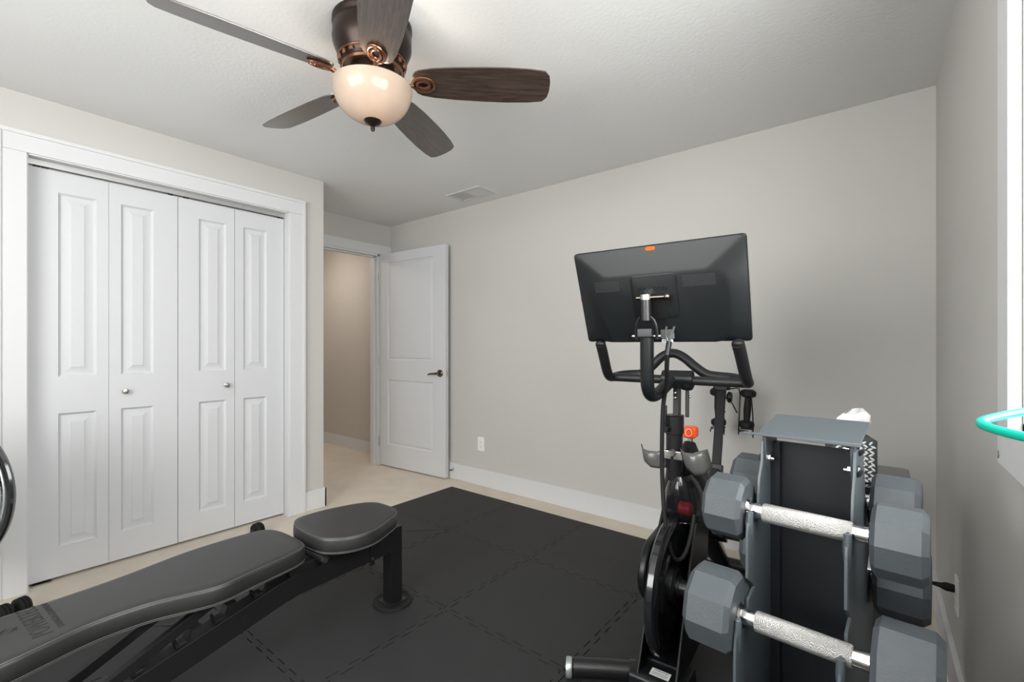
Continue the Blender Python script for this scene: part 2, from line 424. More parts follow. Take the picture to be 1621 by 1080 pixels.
lp = MB(); lp.box((dw - 0.0005, 0.006, 0.877), (dw + 0.0015, 0.030, 0.933)); lp.box((dw, 0.012, 0.896), (dw + 0.008, 0.024, 0.914))
lp.build('latch_plate', 'nickel', d1)
for z in (0.22, 1.0, 1.80):
    h = MB(); h.cyl((-0.006, 0.0, z - 0.045), (-0.006, 0.0, z + 0.045), 0.006, seg=10); h.build('hinge', 'nickel', d1)

# windows: casing, frame, panes, sill
def window(name, org, rotz, w, z0, z1):
    """local x along wall, y outward, origin at inner wall face"""
    r = sname(name, org, rotz)
    c = 0.09
    b = MB()
    b.box((-c, -0.02, z0 - 0.079), (0, 0, z1 + c)); b.box((w, -0.02, z0 - 0.079), (w + c, 0, z1 + c)); b.box((0, -0.02, z1), (w, 0, z1 + c)); b.box((0, -0.02, z0 - 0.079), (w, 0, z0))
    b.build('casing', 'trim', r, 0.003)
    b = MB(); b.box((0, 0, z0 - 0.001), (w, 0.09, z0 + 0.012)); b.box((0, 0, z1 - 0.012), (w, 0.09, z1 + 0.001)); b.box((-0.001, 0, z0), (0.012, 0.09, z1)); b.box((w - 0.012, 0, z0), (w + 0.001, 0.09, z1))
    b.build('jamb', 'trim', r)
    b = MB(); b.box((0.012, 0.07, z0 + 0.012), (0.05, 0.11, z1 - 0.012)); b.box((w - 0.05, 0.07, z0 + 0.012), (w - 0.012, 0.11, z1 - 0.012))
    b.box((0.05, 0.07, z0 + 0.012), (w - 0.05, 0.11, z0 + 0.05)); b.box((0.05, 0.07, z1 - 0.05), (w - 0.05, 0.11, z1 - 0.012))
    b.box((w/2 - 0.02, 0.07, z0 + 0.05), (w/2 + 0.02, 0.11, z1 - 0.05))
    b.build('window_frame', 'white', r)
    for x0, x1 in ((0.05, w/2 - 0.02), (w/2 + 0.02, w - 0.05)):
        MB().box((x0, 0.088, z0 + 0.05), (x1, 0.092, z1 - 0.05)).build('pane', 'pane', r)
    return r
w1 = window('window_1', (XR, WY1, 0), rad(-90), WY1 - WY0, WZ0, WZ1)
window('added_fill_window', (FX1, YF, 0), rad(180), FX1 - FX0, WZ0, 2.20)  # added window, out of view, lets in extra light to even out the room
MB().tube([(-0.075, -0.0205, 0.952), (-0.070, -0.0208, 0.945), (-0.073, -0.0208, 0.938)], 0.0012, 6).build('paint_chip', 'stitch', w1)

# hall ceiling light
t = thing('hall_light', 'round flush ceiling light in the hall beyond the open door', 'ceiling light', (-4.75, 2.15, ZC))
MB().lathe((0,0,0), [(0.15, 0), (0.15, -0.02), (0.14, -0.025)]).build('rim', 'white', t)
MB().lathe((0,0,0), [(0.135, -0.02), (0.12, -0.05), (0.06, -0.07), (0.0, -0.075)]).build('diffuser', 'hall_lamp', t)

# ------------------------------------------------------------------ foam mat
def joint(n=7, A=0.011):
    """(fraction along side, sideways offset) of an interlocking joint"""
    pr = [(0.25,-1),(0.29,-0.7),(0.21,0.7),(0.25,1),(0.75,1),(0.79,0.7),(0.71,-0.7),(0.75,-1)]
    out = [(0.0, 0.0), (0.012, -A)]
    for k in range(n):
        out += [((k + x) / n, y * A) for x, y in pr]
    return out + [(0.988, -A), (1.0, 0.0)]
J = joint()
mat_root = thing('foam_mat', 'black interlocking foam tile gym mat laid over the beige carpet', 'mat', (0, 0, 0))
gx = [-2.715, -2.090, -1.477, -0.864, -0.250, 0.140]
gy = [-1.05, -0.455, 0.160, 0.775, 1.388, 2.000, 2.625]
G = 0.0019
for i in range(5):
    for j in range(6):
        x0, x1, y0, y1 = gx[i], gx[i+1], gy[j], gy[j+1]
        pts = []
        sx, sy = x1 - x0, y1 - y0
        side = [(x0 + G + (sx - 2*G)*t, y0 + (o if j > 0 else 0) + G) for t, o in J]; pts += side[:-1]
        side = [(x1 + (o if i < 4 else 0) - G, y0 + G + (sy - 2*G)*t) for t, o in J]; pts += side[:-1]
        side = [(x0 + G + (sx - 2*G)*t, y1 + (o if j < 5 else 0) - G) for t, o in J][::-1]; pts += side[:-1]
        side = [(x0 + (o if i > 0 else 0) + G, y0 + G + (sy - 2*G)*t) for t, o in J][::-1]; pts += side[:-1]
        if j == 0: pts = [p for k, p in enumerate(pts) if k in (0,) or k >= len(J) - 1]
        MB().prism(pts, 'z', 0.001, 0.0122 + random.uniform(-0.0004, 0.0002)).build('mat_tile', 'foam', mat_root, smooth=20)

# ------------------------------------------------------------------ ceiling fan
FC = (-1.461, 1.010)
fan = thing('ceiling_fan', 'dark bronze five-blade ceiling fan with a lit frosted bowl', 'fan', (FC[0], FC[1], ZC))
MB().lathe((0,0,0), [(0.142, 0), (0.142, -0.012), (0.136, -0.020), (0.136, -0.030), (0.140, -0.036), (0.140, -0.080), (0.132, -0.100), (0.112, -0.150), (0.100, -0.165), (0.0, -0.168)], 56).build('motor_housing', 'bronze', fan)
MB().lathe((0,0,0), [(0.121, -0.133), (0.124, -0.137), (0.121, -0.141)], 56, False).build('upper_ring', 'copper', fan)
for k in range(20):
    a = 2*pi*k/20
    MB().bar((0.117*cos(a)-0.008*sin(a), 0.117*sin(a)+0.008*cos(a), -0.147), (0.117*cos(a)+0.008*sin(a), 0.117*sin(a)-0.008*cos(a), -0.147), 0.006, 0.012).build('vent_slot', 'copper', fan, 0.001)
MB().lathe((0,0,0), [(0.106, -0.158), (0.109, -0.163), (0.104, -0.170)], 56, False).build('lower_ring', 'copper', fan)
MB().lathe((0,0,0), [(0.078, -0.165), (0.078, -0.205), (0.070, -0.212), (0.0, -0.212)], 40).build('switch_housing', 'bronze', fan)
MB().lathe((0,0,0), [(0.074, -0.196), (0.081, -0.200), (0.074, -0.204)], 40, False).build('fitter_ring', 'copper', fan)
# engraved marks round the upper band
mk = MB()
for k in range(9):
    if k == 4: continue
    a = rad(238 - 4.6 * k)
    for s in (-1, 0, 1):
        aa = a + s * 0.018; r = 0.1405
        mk.bar((r*cos(aa), r*sin(aa), -0.066), (r*cos(aa + 0.012*(k % 3 - 1)), r*sin(aa + 0.012*(k % 3 - 1)), -0.052), 0.0025, 0.0016, up=(cos(aa), sin(aa), 0))
mk.build('engraved_marks', 'copper', fan)
# bowl
bo = []
for k in range(15):
    a = pi/2 * k / 14
    bo.append((0.143 * cos(a)**0.85 if k < 14 else 0.0, -0.228 - 0.124 * sin(a)))
inner = [(max(r - 0.004, 0), z + 0.004) for r, z in bo][::-1]
bowl = MB().lathe((0,0,0), [(0.137, -0.225)] + bo + inner[:-1] + [(0.135, -0.226)], 56, False).build('light_bowl', 'bowl', fan)
MB().lathe((0,0,0), [(0.0, -0.340), (0.030, -0.347), (0.032, -0.352), (0.026, -0.360), (0.012, -0.367), (0.007, -0.372), (0.008, -0.381), (0.006, -0.387), (0.0, -0.388)], 28).build('finial', 'bronze', bowl)
MB().cyl((0,0,-0.21), (0,0,-0.345), 0.005, seg=10).build('centre_rod', 'bronze', bowl)
for bx, by, bz in ((0.058, -0.040, -0.238), (-0.056, 0.036, -0.238), (0.026, -0.024, -0.282)):
    MB().sphere((bx, by, bz), 0.020, 14, 10, (1, 1, 1.2)).build('bulb', 'bulb', fan)
    MB().cyl((bx*0.75, by*0.75, -0.208), (bx*0.97, by*0.97, bz + 0.020), 0.011, seg=12).build('lamp_socket', 'bronze', fan)
# blades
ZB = -0.205
hw = [(0.150, 0.030), (0.158, 0.044), (0.175, 0.054), (0.22, 0.063), (0.30, 0.070), (0.40, 0.0745), (0.50, 0.076), (0.58, 0.073), (0.635, 0.066), (0.652, 0.046), (0.657, 0.020)]
pitch = rad(-18)
def blade_mesh():
    out = [(x, y) for x, y in hw] + [(x, -y) for x, y in hw[::-1]]
    b = MB().prism(out, 'z', -0.003, 0.003)
    b.v = [(x, y*cos(pitch) - z*sin(pitch), y*sin(pitch) + z*cos(pitch)) for x, y, z in b.v]
    return b
def tilt(p): return (p[0], p[1]*cos(pitch) - p[2]*sin(pitch), p[1]*sin(pitch) + p[2]*cos(pitch))
for k in range(5):
    a = rad(41.5 + 72 * k)
    bl = blade_mesh().build('blade', 'wood', fan, 0.0012)
    bl.location = (0, 0, ZB); bl.rotation_euler = (0, 0, a)
    ir = MB()
    ir.tube([(0.075, 0, 0.014), (0.095, 0, -0.012), (0.125, 0, -0.016), (0.150, 0, -0.010)], [0.011, 0.009, 0.008, 0.008], 10, smooth=2)
    for rr_, tr in ((0.036, 0.0055), (0.020, 0.0055)):
        ir.tube([tilt((0.186 + (rr_ + 0.004)*cos(q*pi/12), rr_*0.82*sin(q*pi/12), -0.0085)) for q in range(24)], tr, 8, closed=True)
    ir.build('blade_bracket', 'copper', bl)
    pl = MB().prism([(0.186 + 0.030*cos(q*pi/12), 0.023*sin(q*pi/12)) for q in range(24)], 'z', -0.0075, -0.0032)
    pl.v = [tilt(p) for p in pl.v]; pl.build('bracket_plate', 'bronze', bl)

# ------------------------------------------------------------------ ceiling vent
v = thing('ceiling_vent', 'white rectangular air vent in the ceiling near the doorway corner', 'vent', (-2.475, 2.598, ZC))
b = MB()
for lo, hi in (((-0.178,-0.098),(0.178,-0.076)), ((-0.178,0.076),(0.178,0.098)), ((-0.178,-0.076),(-0.150,0.076)), ((0.150,-0.076),(0.178,0.076)), ((-0.008,-0.076),(0.008,0.076))):
    b.box((lo[0], lo[1], -0.007), (hi[0], hi[1], 0))
b.build('vent_frame', 'vent', v, 0.002)
for sx in (-1, 1):
    for k in range(11):
        y = -0.066 + 0.0132 * k
        MB().bar((sx*0.010, y, -0.005), (sx*0.149, y, -0.005), 0.010, 0.0012, up=(0, 0.15*sx, 0.98)).build('slat', 'vent', v)
MB().box((-0.150, -0.076, -0.0008), (0.150, 0.076, -0.0002)).build('duct_plate', 'vent_back', v)
for x in (-0.164, 0.164): MB().sphere((x, 0, -0.007), 0.004, 10, 6, (1,1,0.5)).build('screw', 'vent', v)

# ------------------------------------------------------------------ outlets, door stop
def outlet(name, label, loc, rotz):
    t = thing(name, label, 'outlet', loc, rotz)
    MB().box((-0.036, -0.006, -0.058), (0.036, 0, 0.058)).build('cover_plate', 'white', t, 0.0025)
    for z in (-0.0195, 0.0195):
        r = MB().prism(rrect(-0.017, 0.017, z - 0.0145, z + 0.0145, 0.012), 'y', -0.0085, -0.005).build('receptacle', 'white', t)
        for x, h in ((-0.006, 0.004), (0.006, 0.0035)): MB().box((x - 0.001, -0.0089, z - h + 0.003), (x + 0.001, -0.0084, z + h + 0.003)).build('slot', 'ink', r)
        MB().cyl((0, -0.0089, z - 0.008), (0, -0.0084, z - 0.008), 0.0024, seg=10).build('ground_hole', 'ink', r)
    MB().cyl((0, -0.0075, 0), (0, -0.005, 0), 0.003, seg=10).build('screw', 'nickel', t)
    return t
outlet('wall_outlet', 'white wall outlet on the back wall right of the open door', (-2.577, YB, 0.342), 0)
outlet('wall_outlet', 'white wall outlet on the right wall with a black plug in it', (XR, 2.098, 0.337), rad(-90))
ds = thing('door_stop', 'small nickel spring door stop on the baseboard behind the open door', 'door stop', (-2.895, YB - 0.016, 0.080))
MB().turn((0,0,0), (0,-0.006,0), [(0,0.011),(1,0.011)], 16).build('base', 'nickel', ds)
MB().tube([(0.0045*cos(q*1.2), -0.006 - 0.0006*q, 0.0045*sin(q*1.2)) for q in range(34)], 0.0012, 6).build('spring', 'nickel', ds)
MB().turn((0,-0.024,0), (0,-0.034,0), [(0,0.0065),(0.8,0.007),(1,0.004)], 12).build('tip', 'black_rubber', ds)

# ------------------------------------------------------------------ weight bench
# local frame: +x towards the window side, -y towards the head end, origin under the front post
BR = (-1.702, 1.280, 0.0)
bench = thing('weight_bench', 'black padded weight bench with ladder beam in front of the closet', 'bench', BR, 0.0)
fb = MB()
fb.bar((0, 0, 0.020), (0, 0, 0.352), 0.060, 0.060, up=(0,1,0))
fb.build('front_post', 'steel_black', bench, 0.003)
fp = MB().lathe((0,0,0), [(0.084, 0.0125), (0.088, 0.016), (0.086, 0.021), (0.078, 0.0225), (0.074, 0.019), (0.0, 0.019)], 40)
fp.v = [(x*0.98, y*0.98, z) for x, y, z in fp.v]; fp.build('foot_plate', 'black_rubber', bench)
fw = MB().box((-0.046,-0.046,0.019), (0.046,0.046,0.023)); fw.build('weld_plate', 'steel_black', bench, 0.002)
# kinked beam: loft of rectangles
def rect(y, z, w, h, nrm):
    n = Vector((0, *nrm)).normalized()
    c = Vector((0, y, z)); x = Vector((1, 0, 0))
    return [c - x*w/2 - n*h/2, c + x*w/2 - n*h/2, c + x*w/2 + n*h/2, c - x*w/2 + n*h/2]
s15 = (math.sin(rad(15.5)), cos(rad(15.5)))
mb = MB().loft([rect(-0.028, 0.290, 0.062, 0.080, (0, 1)), rect(-0.44, 0.278, 0.062, 0.080, (-0.02, 1)), rect(-0.50, 0.268, 0.062, 0.080, (-0.15, 1)),
                rect(-1.36, 0.048, 0.062, 0.074, (-0.255, 1))])
mb.build('main_beam', 'steel_black', bench, 0.004)
MB().bar((0, -0.03, 0.30), (0, -0.030, 0.225), 0.012, 0.05).build('gusset', 'steel_black', bench)
rc = MB().bar((-0.27, -1.37, 0.045), (0.27, -1.37, 0.045), 0.05, 0.05); rc.build('rear_crossbar', 'steel_black', bench, 0.003)
for x in (-0.275, 0.275): MB().box((x - 0.03, -1.40, 0.0125), (x + 0.03, -1.34, 0.072)).build('end_cap', 'black_rubber', bench, 0.005)
# ladder catches along the sloping beam
HK = 1.3
for k, yy in enumerate((-0.565, -0.685, -0.790, -0.897, -1.01, -1.12)):
    zz = 0.268 + (yy + 0.50) * 0.256 + 0.0405
    hp_ = [(-0.022, -0.003), (0.004, 0.000), (0.010, 0.024), (0.028, 0.028), (0.028, 0.033), (0.005, 0.030), (-0.002, 0.007), (-0.015, 0.005), (-0.019, 0.013), (-0.025, 0.011)]
    h = MB().prism([(yy + a_*HK, zz + b_*HK) for a_, b_ in hp_], 'x', -0.014, 0.026)
    h.build('catch_hook', 'steel_black', bench, 0.001)
# seat bracket, hinge
hb = MB(); hb.box((-0.036, -0.475, 0.318), (0.036, -0.365, 0.352)); hb.build('hinge_block', 'steel_black', bench, 0.003)
ha = MB(); ha.cyl((-0.10, -0.372, 0.358), (0.085, -0.372, 0.358), 0.014, seg=18); ha.build('hinge_tube', 'steel_black', bench)
for x in (-0.106, 0.085):
    MB().cyl((x, -0.372, 0.358), (x + 0.008, -0.372, 0.358), 0.0105, seg=6).build('hinge_bolt', 'chrome', bench)
MB().prism([(-0.395, 0.335), (-0.36, 0.372), (-0.02, 0.366), (-0.02, 0.352), (-0.34, 0.352)], 'x', -0.035, 0.035).build('seat_bracket', 'steel_black', bench, 0.002)
MB().box((0.026, -0.140, 0.232), (0.038, -0.118, 0.355)).build('adjust_strap', 'steel_black', bench, 0.003)
MB().turn((0.034, -0.115, 0.335), (0.062, -0.115, 0.335), [(0, 0.012), (0.3, 0.012), (0.35, 0.008), (0.6, 0.008), (0.7, 0.013), (1, 0.009)], 16).build('adjust_knob', 'black_rubber', bench)
MB().cyl((0.037, -0.129, 0.262), (0.041, -0.129, 0.262), 0.005, seg=12).build('pin_hole', 'chrome', bench)
MB().cyl((-0.006, -0.034, 0.360), (-0.006, -0.034, 0.372), 0.007, seg=10).build('pad_screw', 'chrome', bench)
# support arms under back pad
for x, y0, y1 in ((-0.105, -0.70, -1.22), (0.020, -0.66, -1.20)):
    a = MB().bar((x, y0, 0.362), (x, y1, 0.105), 0.026, 0.030); a.build('support_arm', 'steel_black', bench, 0.002)
MB().bar((-0.13, -1.21, 0.108), (0.05, -1.21, 0.108), 0.022, 0.022).build('support_crossbar', 'steel_black', bench, 0.002)
MB().box((-0.14, -0.50, 0.352), (0.02, -0.47, 0.366)).build('pad_rail', 'steel_black', bench)

def smooth_loop(pts, it=3):
    for _ in range(it):
        q = []
        for i in range(len(pts)):
            a, b = pts[i], pts[(i+1) % len(pts)]
            q += [(a[0]*0.75+b[0]*0.25, a[1]*0.75+b[1]*0.25), (a[0]*0.25+b[0]*0.75, a[1]*0.25+b[1]*0.75)]
        pts = q
    return pts
def inset_loop(pts, d):
    n = len(pts); out = []
    for i in range(n):
        a, b = Vector(pts[i-1]), Vector(pts[(i+1) % n]); t = (b - a).normalized()
        out.append((pts[i][0] - t.y*d, pts[i][1] + t.x*d))     # left of CCW direction = inside
    return out
def pad(name, outline, z0, z1, parent, crown=0.006):
    L = smooth_loop(outline, 3)
    area = sum(L[i][0]*L[(i+1)%len(L)][1] - L[(i+1)%len(L)][0]*L[i][1] for i in range(len(L)))
    if area < 0: L = L[::-1]
    prof = [(0.030, z0), (0.006, z0 + 0.001), (0.002, z0 + 0.007), (0.0025, z0 + 0.0095), (0.0, z0 + 0.014), (-0.001, (z0+z1)/2), (0.0, z1 - 0.012), (0.0018, z1 - 0.006), (0.006, z1 - 0.0015), (0.013, z1 + 0.0012), (0.026, z1 + 0.0028)]
    rings = [[Vector((x, y, z)) for x, y in inset_loop(L, d)] for d, z in prof]
    b = MB().loft(rings, cap=False)
    top = rings[-1]; cx = sum(p.x for p in top)/len(top)
    # close top and bottom with strips between the two long sides
    n = len(top)
    b.add(top, [tuple(range(n))]); b.add(rings[0], [tuple(range(n))[::-1]])
    o = b.build(name, 'leather', parent, smooth=50, merge=True)
    for zz, dd in ((z0 + 0.0095, 0.0008), (z0 + 0.0035, 0.0038)):
        st = MB().tube([(x, y, zz) for x, y in inset_loop(L, dd)], 0.0009, 5, closed=True); st.build('stitching', 'stitch', o)
    MB().tube([(x, y, z1 - 0.0032) for x, y in inset_loop(L, 0.0040)], 0.0022, 6, closed=True).build('piping', 'piping', o)
    return o
def side_outline(rows):
    """rows of (y, xlo, xhi)"""
    return [(xh, y) for y, xl, xh in rows] + [(xl, y) for y, xl, xh in rows[::-1]]
seat = pad('seat_pad', side_outline([(0.004, -0.088, 0.012), (-0.008, -0.125, 0.046), (-0.040, -0.158, 0.084), (-0.10, -0.184, 0.114), (-0.20, -0.212, 0.160), (-0.29, -0.216, 0.148), (-0.345, -0.205, 0.112), (-0.385, -0.130, 0.050)]), 0.372, 0.436, bench)
back = pad('back_pad', side_outline([(-0.412, -0.125, 0.018), (-0.428, -0.212, 0.050), (-0.47, -0.243, 0.070), (-0.54, -0.249, 0.084), (-0.64, -0.249, 0.100), (-0.725, -0.242, 0.122), (-0.80, -0.224, 0.100), (-0.88, -0.203, 0.066), (-0.96, -0.188, 0.058), (-1.03, -0.181, 0.062), (-1.10, -0.175, 0.085), (-1.185, -0.172, 0.114), (-1.30, -0.162, 0.112), (-1.35, -0.10, 0.06)]), 0.358, 0.420, bench)
MB().bar((-0.095, -0.3665, 0.382), (-0.095, -0.3665, 0.424), 0.0025, 0.0025).build('side_seam', 'stitch', seat)
# embossed word, read from the other side of the bench
bx_, by_ = (-0.998, -0.07, 0), (0.07, -0.998, 0)
text_mesh('POWERTEC', 0.056, 0.0006, basis((-0.062, -1.112, 0.4229), bx_, by_), 'embossed_word', 'leather_text', back, width=0.205)
text_mesh('STRENGTH EQUIPMENT', 0.0175, 0.0006, basis((-0.066, -1.077, 0.4229), bx_, by_), 'embossed_small_word', 'leather_text', back, width=0.19)
lg = MB(); ec = (-0.054, -1.162)
for hw_ in (0.013, 0.005):
    lg.tube([(ec[0] + hw_*cos(q*pi/12), ec[1] + 0.011*sin(q*pi/12), 0.4229) for q in range(24)], 0.0012, 6, closed=True)
for sg in (1, -1):
    for dx in (-0.010, 0.0, 0.010):
        lg.bar((ec[0] + dx*0.6, ec[1] + sg*0.012, 0.4229), (ec[0] + dx, ec[1] + sg*0.017, 0.4229), 0.004, 0.0016)
lg.build('embossed_emblem', 'leather_text', back)

# ------------------------------------------------------------------ exercise bike
# local frame: x to the right as seen from its front, y towards its rear
bike = thing('exercise_bike', 'black stationary exercise bike with tilted screen seen from its front', 'bike', (-0.562, 1.470, 0.0), rad(3.5))
for sx in (-1, 1): MB().tube([(sx*0.268, -0.078, 0.048), (sx*0.17, -0.020, 0.048), (sx*0.085, 0.022, 0.050)], 0.031, 16).build('front_stabilizer', 'steel_black', bike)
MB().tube([(-0.10, 0.016, 0.050), (-0.075, 0.028, 0.050)], 0.034, 16).build('stabilizer_collar', 'steel_black', bike)
for sx in (-1, 1):
    w = MB().turn((sx*0.270, -0.080, 0.046), (sx*0.290, -0.090, 0.046), [(0, 0.020), (0.05, 0.031), (0.3, 0.033), (0.7, 0.033), (0.95, 0.031), (1, 0.018)], 28)
    w = w.build('transport_wheel', 'silver', bike)
    MB().turn((sx*0.268, -0.079, 0.046), (sx*0.294, -0.092, 0.046), [(0, 0.012), (1, 0.012)], 16).build('wheel_hub', 'gloss_black', w)
bb = MB().prism([(-0.035, 0.0125), (-0.030, 0.070), (-0.012, 0.082), (0.060, 0.084), (0.12, 0.075), (0.14, 0.0125)], 'x', -0.090, 0.090)
base_o = bb.build('front_base', 'plastic_black', bike, 0.006)
st = MB().box((-0.025, -0.010, 0.0843), (0.037, 0.026, 0.0850)).build('warning_label', 'paper', base_o)
text_mesh('WARNING', 0.0085, 0.0002, basis((0.006, 0.018, 0.0853), (1, 0, 0), (0, 1, 0)), 'label_text', 'ink', base_o, 1.15)
tl = MB()
for k in range(5): tl.box((-0.020, 0.0085 - 0.0036*k, 0.0850), (0.032 - 0.004*(k % 2), 0.0094 - 0.0036*k, 0.0852))
tl.build('label_lines', 'smoked_cup', base_o)
# side plates of the fork
plate = [(-0.030, 0.060), (0.015, 0.14), (0.060, 0.23), (0.120, 0.33), (0.165, 0.41), (0.215, 0.49), (0.270, 0.555), (0.30, 0.64), (0.33, 0.69), (0.42, 0.66), (0.47, 0.58), (0.44, 0.45), (0.40, 0.30), (0.36, 0.15), (0.30, 0.060)]
for sx in (-1, 1):
    MB().prism(plate, 'x', sx*0.057, sx*0.066).build('fork_plate', 'fork_black', bike, 0.003)
FWC = (0.0, 0.124, 0.329)
cw = []
for k in range(15):
    a = rad(-105 + 160*k/14)
    cw.append([Vector((x, FWC[1] + 0.247*cos(a), FWC[2] + 0.247*sin(a))) for x in (-0.057, 0.057)] + [Vector((x, FWC[1] + 0.257*cos(a), FWC[2] + 0.257*sin(a))) for x in (0.057, -0.057)])
MB().loft(cw).build('inner_cowl', 'gloss_black', bike)
fw = MB().turn((-0.020, FWC[1], FWC[2]), (0.024, FWC[1], FWC[2]), [(0, 0.02), (0.1, 0.205), (0.15, 0.219), (0.3, 0.225), (0.7, 0.225), (0.86, 0.219), (0.95, 0.205), (0.96, 0.188), (0.78, 0.176), (0.72, 0.150), (0.80, 0.120), (0.86, 0.112), (0.70, 0.085), (0.70, 0.02)], 72)
fwo = fw.build('flywheel', 'gloss_black', bike)
MB().turn((0.006, FWC[1], FWC[2]), (0.030, FWC[1], FWC[2]), [(0, 0.062), (0.7, 0.060), (1, 0.052)], 36).build('hub_disc', 'plastic_black', fwo)
MB().turn((0.020, FWC[1], FWC[2]), (0.064, FWC[1], FWC[2]), [(0, 0.034), (0.45, 0.034), (0.46, 0.028), (1, 0.026)], 28).build('axle', 'steel_black', fwo)
MB().cyl((-0.05, FWC[1], FWC[2]), (-0.018, FWC[1], FWC[2]), 0.03, seg=24).build('left_axle', 'steel_black', fwo)
# belt cover on the left
bc = []
for q in range(13): a = rad(90 + 180*q/12); bc.append((0.205 + 0.125*cos(a), 0.335 + 0.110*sin(a)))
for q in range(13): a = rad(-90 + 180*q/12); bc.append((0.60 + 0.13*cos(a), 0.345 + 0.125*sin(a)))
MB().prism(bc, 'x', -0.100, -0.068).build('belt_cover', 'plastic_black', bike, 0.010, 3)
# frame tubes
mf = MB()
mf.tube([(0, 0.30, 0.64), (0, 0.42, 0.55), (0, 0.56, 0.42), (0, 0.66, 0.35), (0, 0.85, 0.20), (0, 1.02, 0.07)], [0.050, 0.056, 0.054, 0.052, 0.046, 0.040], 18, smooth=2)
mf.tube([(0, 0.62, 0.37), (0, 0.78, 0.46), (0, 0.885, 0.545)], [0.05, 0.042, 0.036], 16, smooth=1)
mf.build('main_frame', 'gloss_black', bike)
MB().tube([(-0.25, 1.05, 0.048), (0.25, 1.05, 0.048)], 0.032, 16).build('rear_stabilizer', 'steel_black', bike)
for sx in (-1, 1): MB().cyl((sx*0.22, 1.05, 0.0125), (sx*0.22, 1.05, 0.03), 0.022, seg=16).build('levelling_foot', 'black_rubber', bike)
# upper body behind the shield
sh = MB()
def ell(k0, k1, a, z, n=28):
    return [Vector((a*sin(2*pi*j/n), (k0+k1)/2 - (k1-k0)/2*cos(2*pi*j/n), z)) for j in range(n)]
sh.loft([ell(0.235, 0.34, 0.030, 0.770), ell(0.225, 0.38, 0.044, 0.72), ell(0.222, 0.42, 0.062, 0.68), ell(0.240, 0.47, 0.080, 0.62), ell(0.280, 0.53, 0.082, 0.55), ell(0.33, 0.52, 0.060, 0.49)])
sh.build('body_shell', 'fork_black', bike)
shd = []
def arc(k0, depth, a, z, n=21):
    return [Vector((0.014 + a*sin(t), k0 + depth*(1 - cos(t)), z)) for t in [rad(-95 + 190*j/(n-1)) for j in range(n)]]
shd = [arc(0.185, 0.06, 0.030, 0.690), arc(0.170, 0.09, 0.050, 0.660), arc(0.165, 0.11, 0.064, 0.620), arc(0.172, 0.12, 0.071, 0.580), arc(0.185, 0.13, 0.074, 0.545), arc(0.205, 0.13, 0.075, 0.520)]
shield = MB().loft(shd, cap=False, closed=False).build('sweat_shield', 'smoked', bike, recalc=False)
MB().turn((0.000, 0.235, 0.565), (0.052, 0.235, 0.565), [(0, 0.012), (0.15, 0.024), (0.85, 0.024), (1, 0.012)], 20).build('red_cylinder', 'red', shield)  # plain red cylinder set behind the smoked shield
MB().tube([tuple(p) for p in shd[-1]], 0.002, 6).build('shield_rim', 'gloss_black', shield)
# head tube
ht = MB(); ht.turn((-0.006, 0.213, 0.672), (-0.004, 0.206, 0.905), [(0, 0.029), (0.72, 0.029), (0.73, 0.033), (1, 0.033)], 28)
ht.build('head_tube', 'steel_black', bike)
MB().lathe((-0.004, 0.206, 0.905), [(0.033, 0), (0.034, 0.003), (0.027, 0.004)], 28).build('tube_rim', 'steel_black', bike)
lv = MB(); lv.tube([(-0.026, 0.165, 0.862), (-0.026, 0.160, 0.88), (-0.024, 0.165, 0.945)], [0.009, 0.008, 0.006], 10, smooth=1); lv.cyl((-0.020, 0.185, 0.862), (-0.024, 0.15, 0.862), 0.012, seg=16)
lv.build('clamp_lever', 'plastic_black', bike)
hp = MB(); hp.bar((0.004, 0.207, 0.86), (0.005, 0.211, 1.015), 0.036, 0.020, up=(1,0,0)); hp.bar((0.036, 0.225, 0.90), (0.036, 0.228, 1.01), 0.012, 0.012, up=(1,0,0))
hp.build('handlebar_post', 'steel_black', bike, 0.002)
for z in (0.972, 0.990): MB().sphere((0.004, 0.188, z), 0.0055, 10, 8).build('post_screw', 'chrome', bike)
MB().sphere((0.045, 0.228, 0.975), 0.005, 10, 8).build('post_screw', 'chrome', bike)
# handlebars
cl = MB(); cl.cyl((-0.045, 0.200, 1.040), (0.062, 0.206, 1.040), 0.030, seg=24); cl.turn((0.008, 0.207, 1.005), (0.008, 0.207, 1.035), [(0, 0.024), (0.4, 0.028), (1, 0.034)], 20); cl.turn((0.040, 0.205, 1.000), (0.042, 0.205, 1.045), [(0, 0.018), (0.3, 0.024), (0.8, 0.028), (1, 0.020)], 18)
cl.build('handlebar_clamp', 'plastic_black', bike, 0.004)
hbm = MB()
R_ = 0.0165
hbm.tube([(-0.238, 0.204, 1.036), (0.236, 0.204, 1.034)], R_*0.98, 14)
hbm.tube([(-0.218, 0.040, 1.166), (-0.226, 0.085, 1.120), (-0.240, 0.150, 1.055), (-0.244, 0.185, 1.036), (-0.238, 0.215, 1.036), (-0.225, 0.245, 1.042), (-0.185, 0.272, 1.046), (-0.150, 0.280, 1.047), (-0.110, 0.282, 1.078), (-0.075, 0.284, 1.118), (-0.035, 0.285, 1.134), (0.005, 0.284, 1.120), (0.050, 0.282, 1.080), (0.090, 0.280, 1.052), (0.130, 0.280, 1.048), (0.180, 0.272, 1.046), (0.220, 0.245, 1.040), (0.236, 0.215, 1.034), (0.240, 0.180, 1.036), (0.238, 0.145, 1.058), (0.236, 0.080, 1.120), (0.234, 0.025, 1.166)],
         [0.0185]*3 + [R_*1.05]*16 + [0.0185]*3, 16, smooth=2)
hbm.build('handlebar', 'grip', bike)
for p in ((-0.218, 0.040, 1.166), (0.234, 0.025, 1.166)):
    MB().sphere(p, 0.0186, 16, 10, (1, 1, 0.6)).build('grip_end', 'grip', bike)
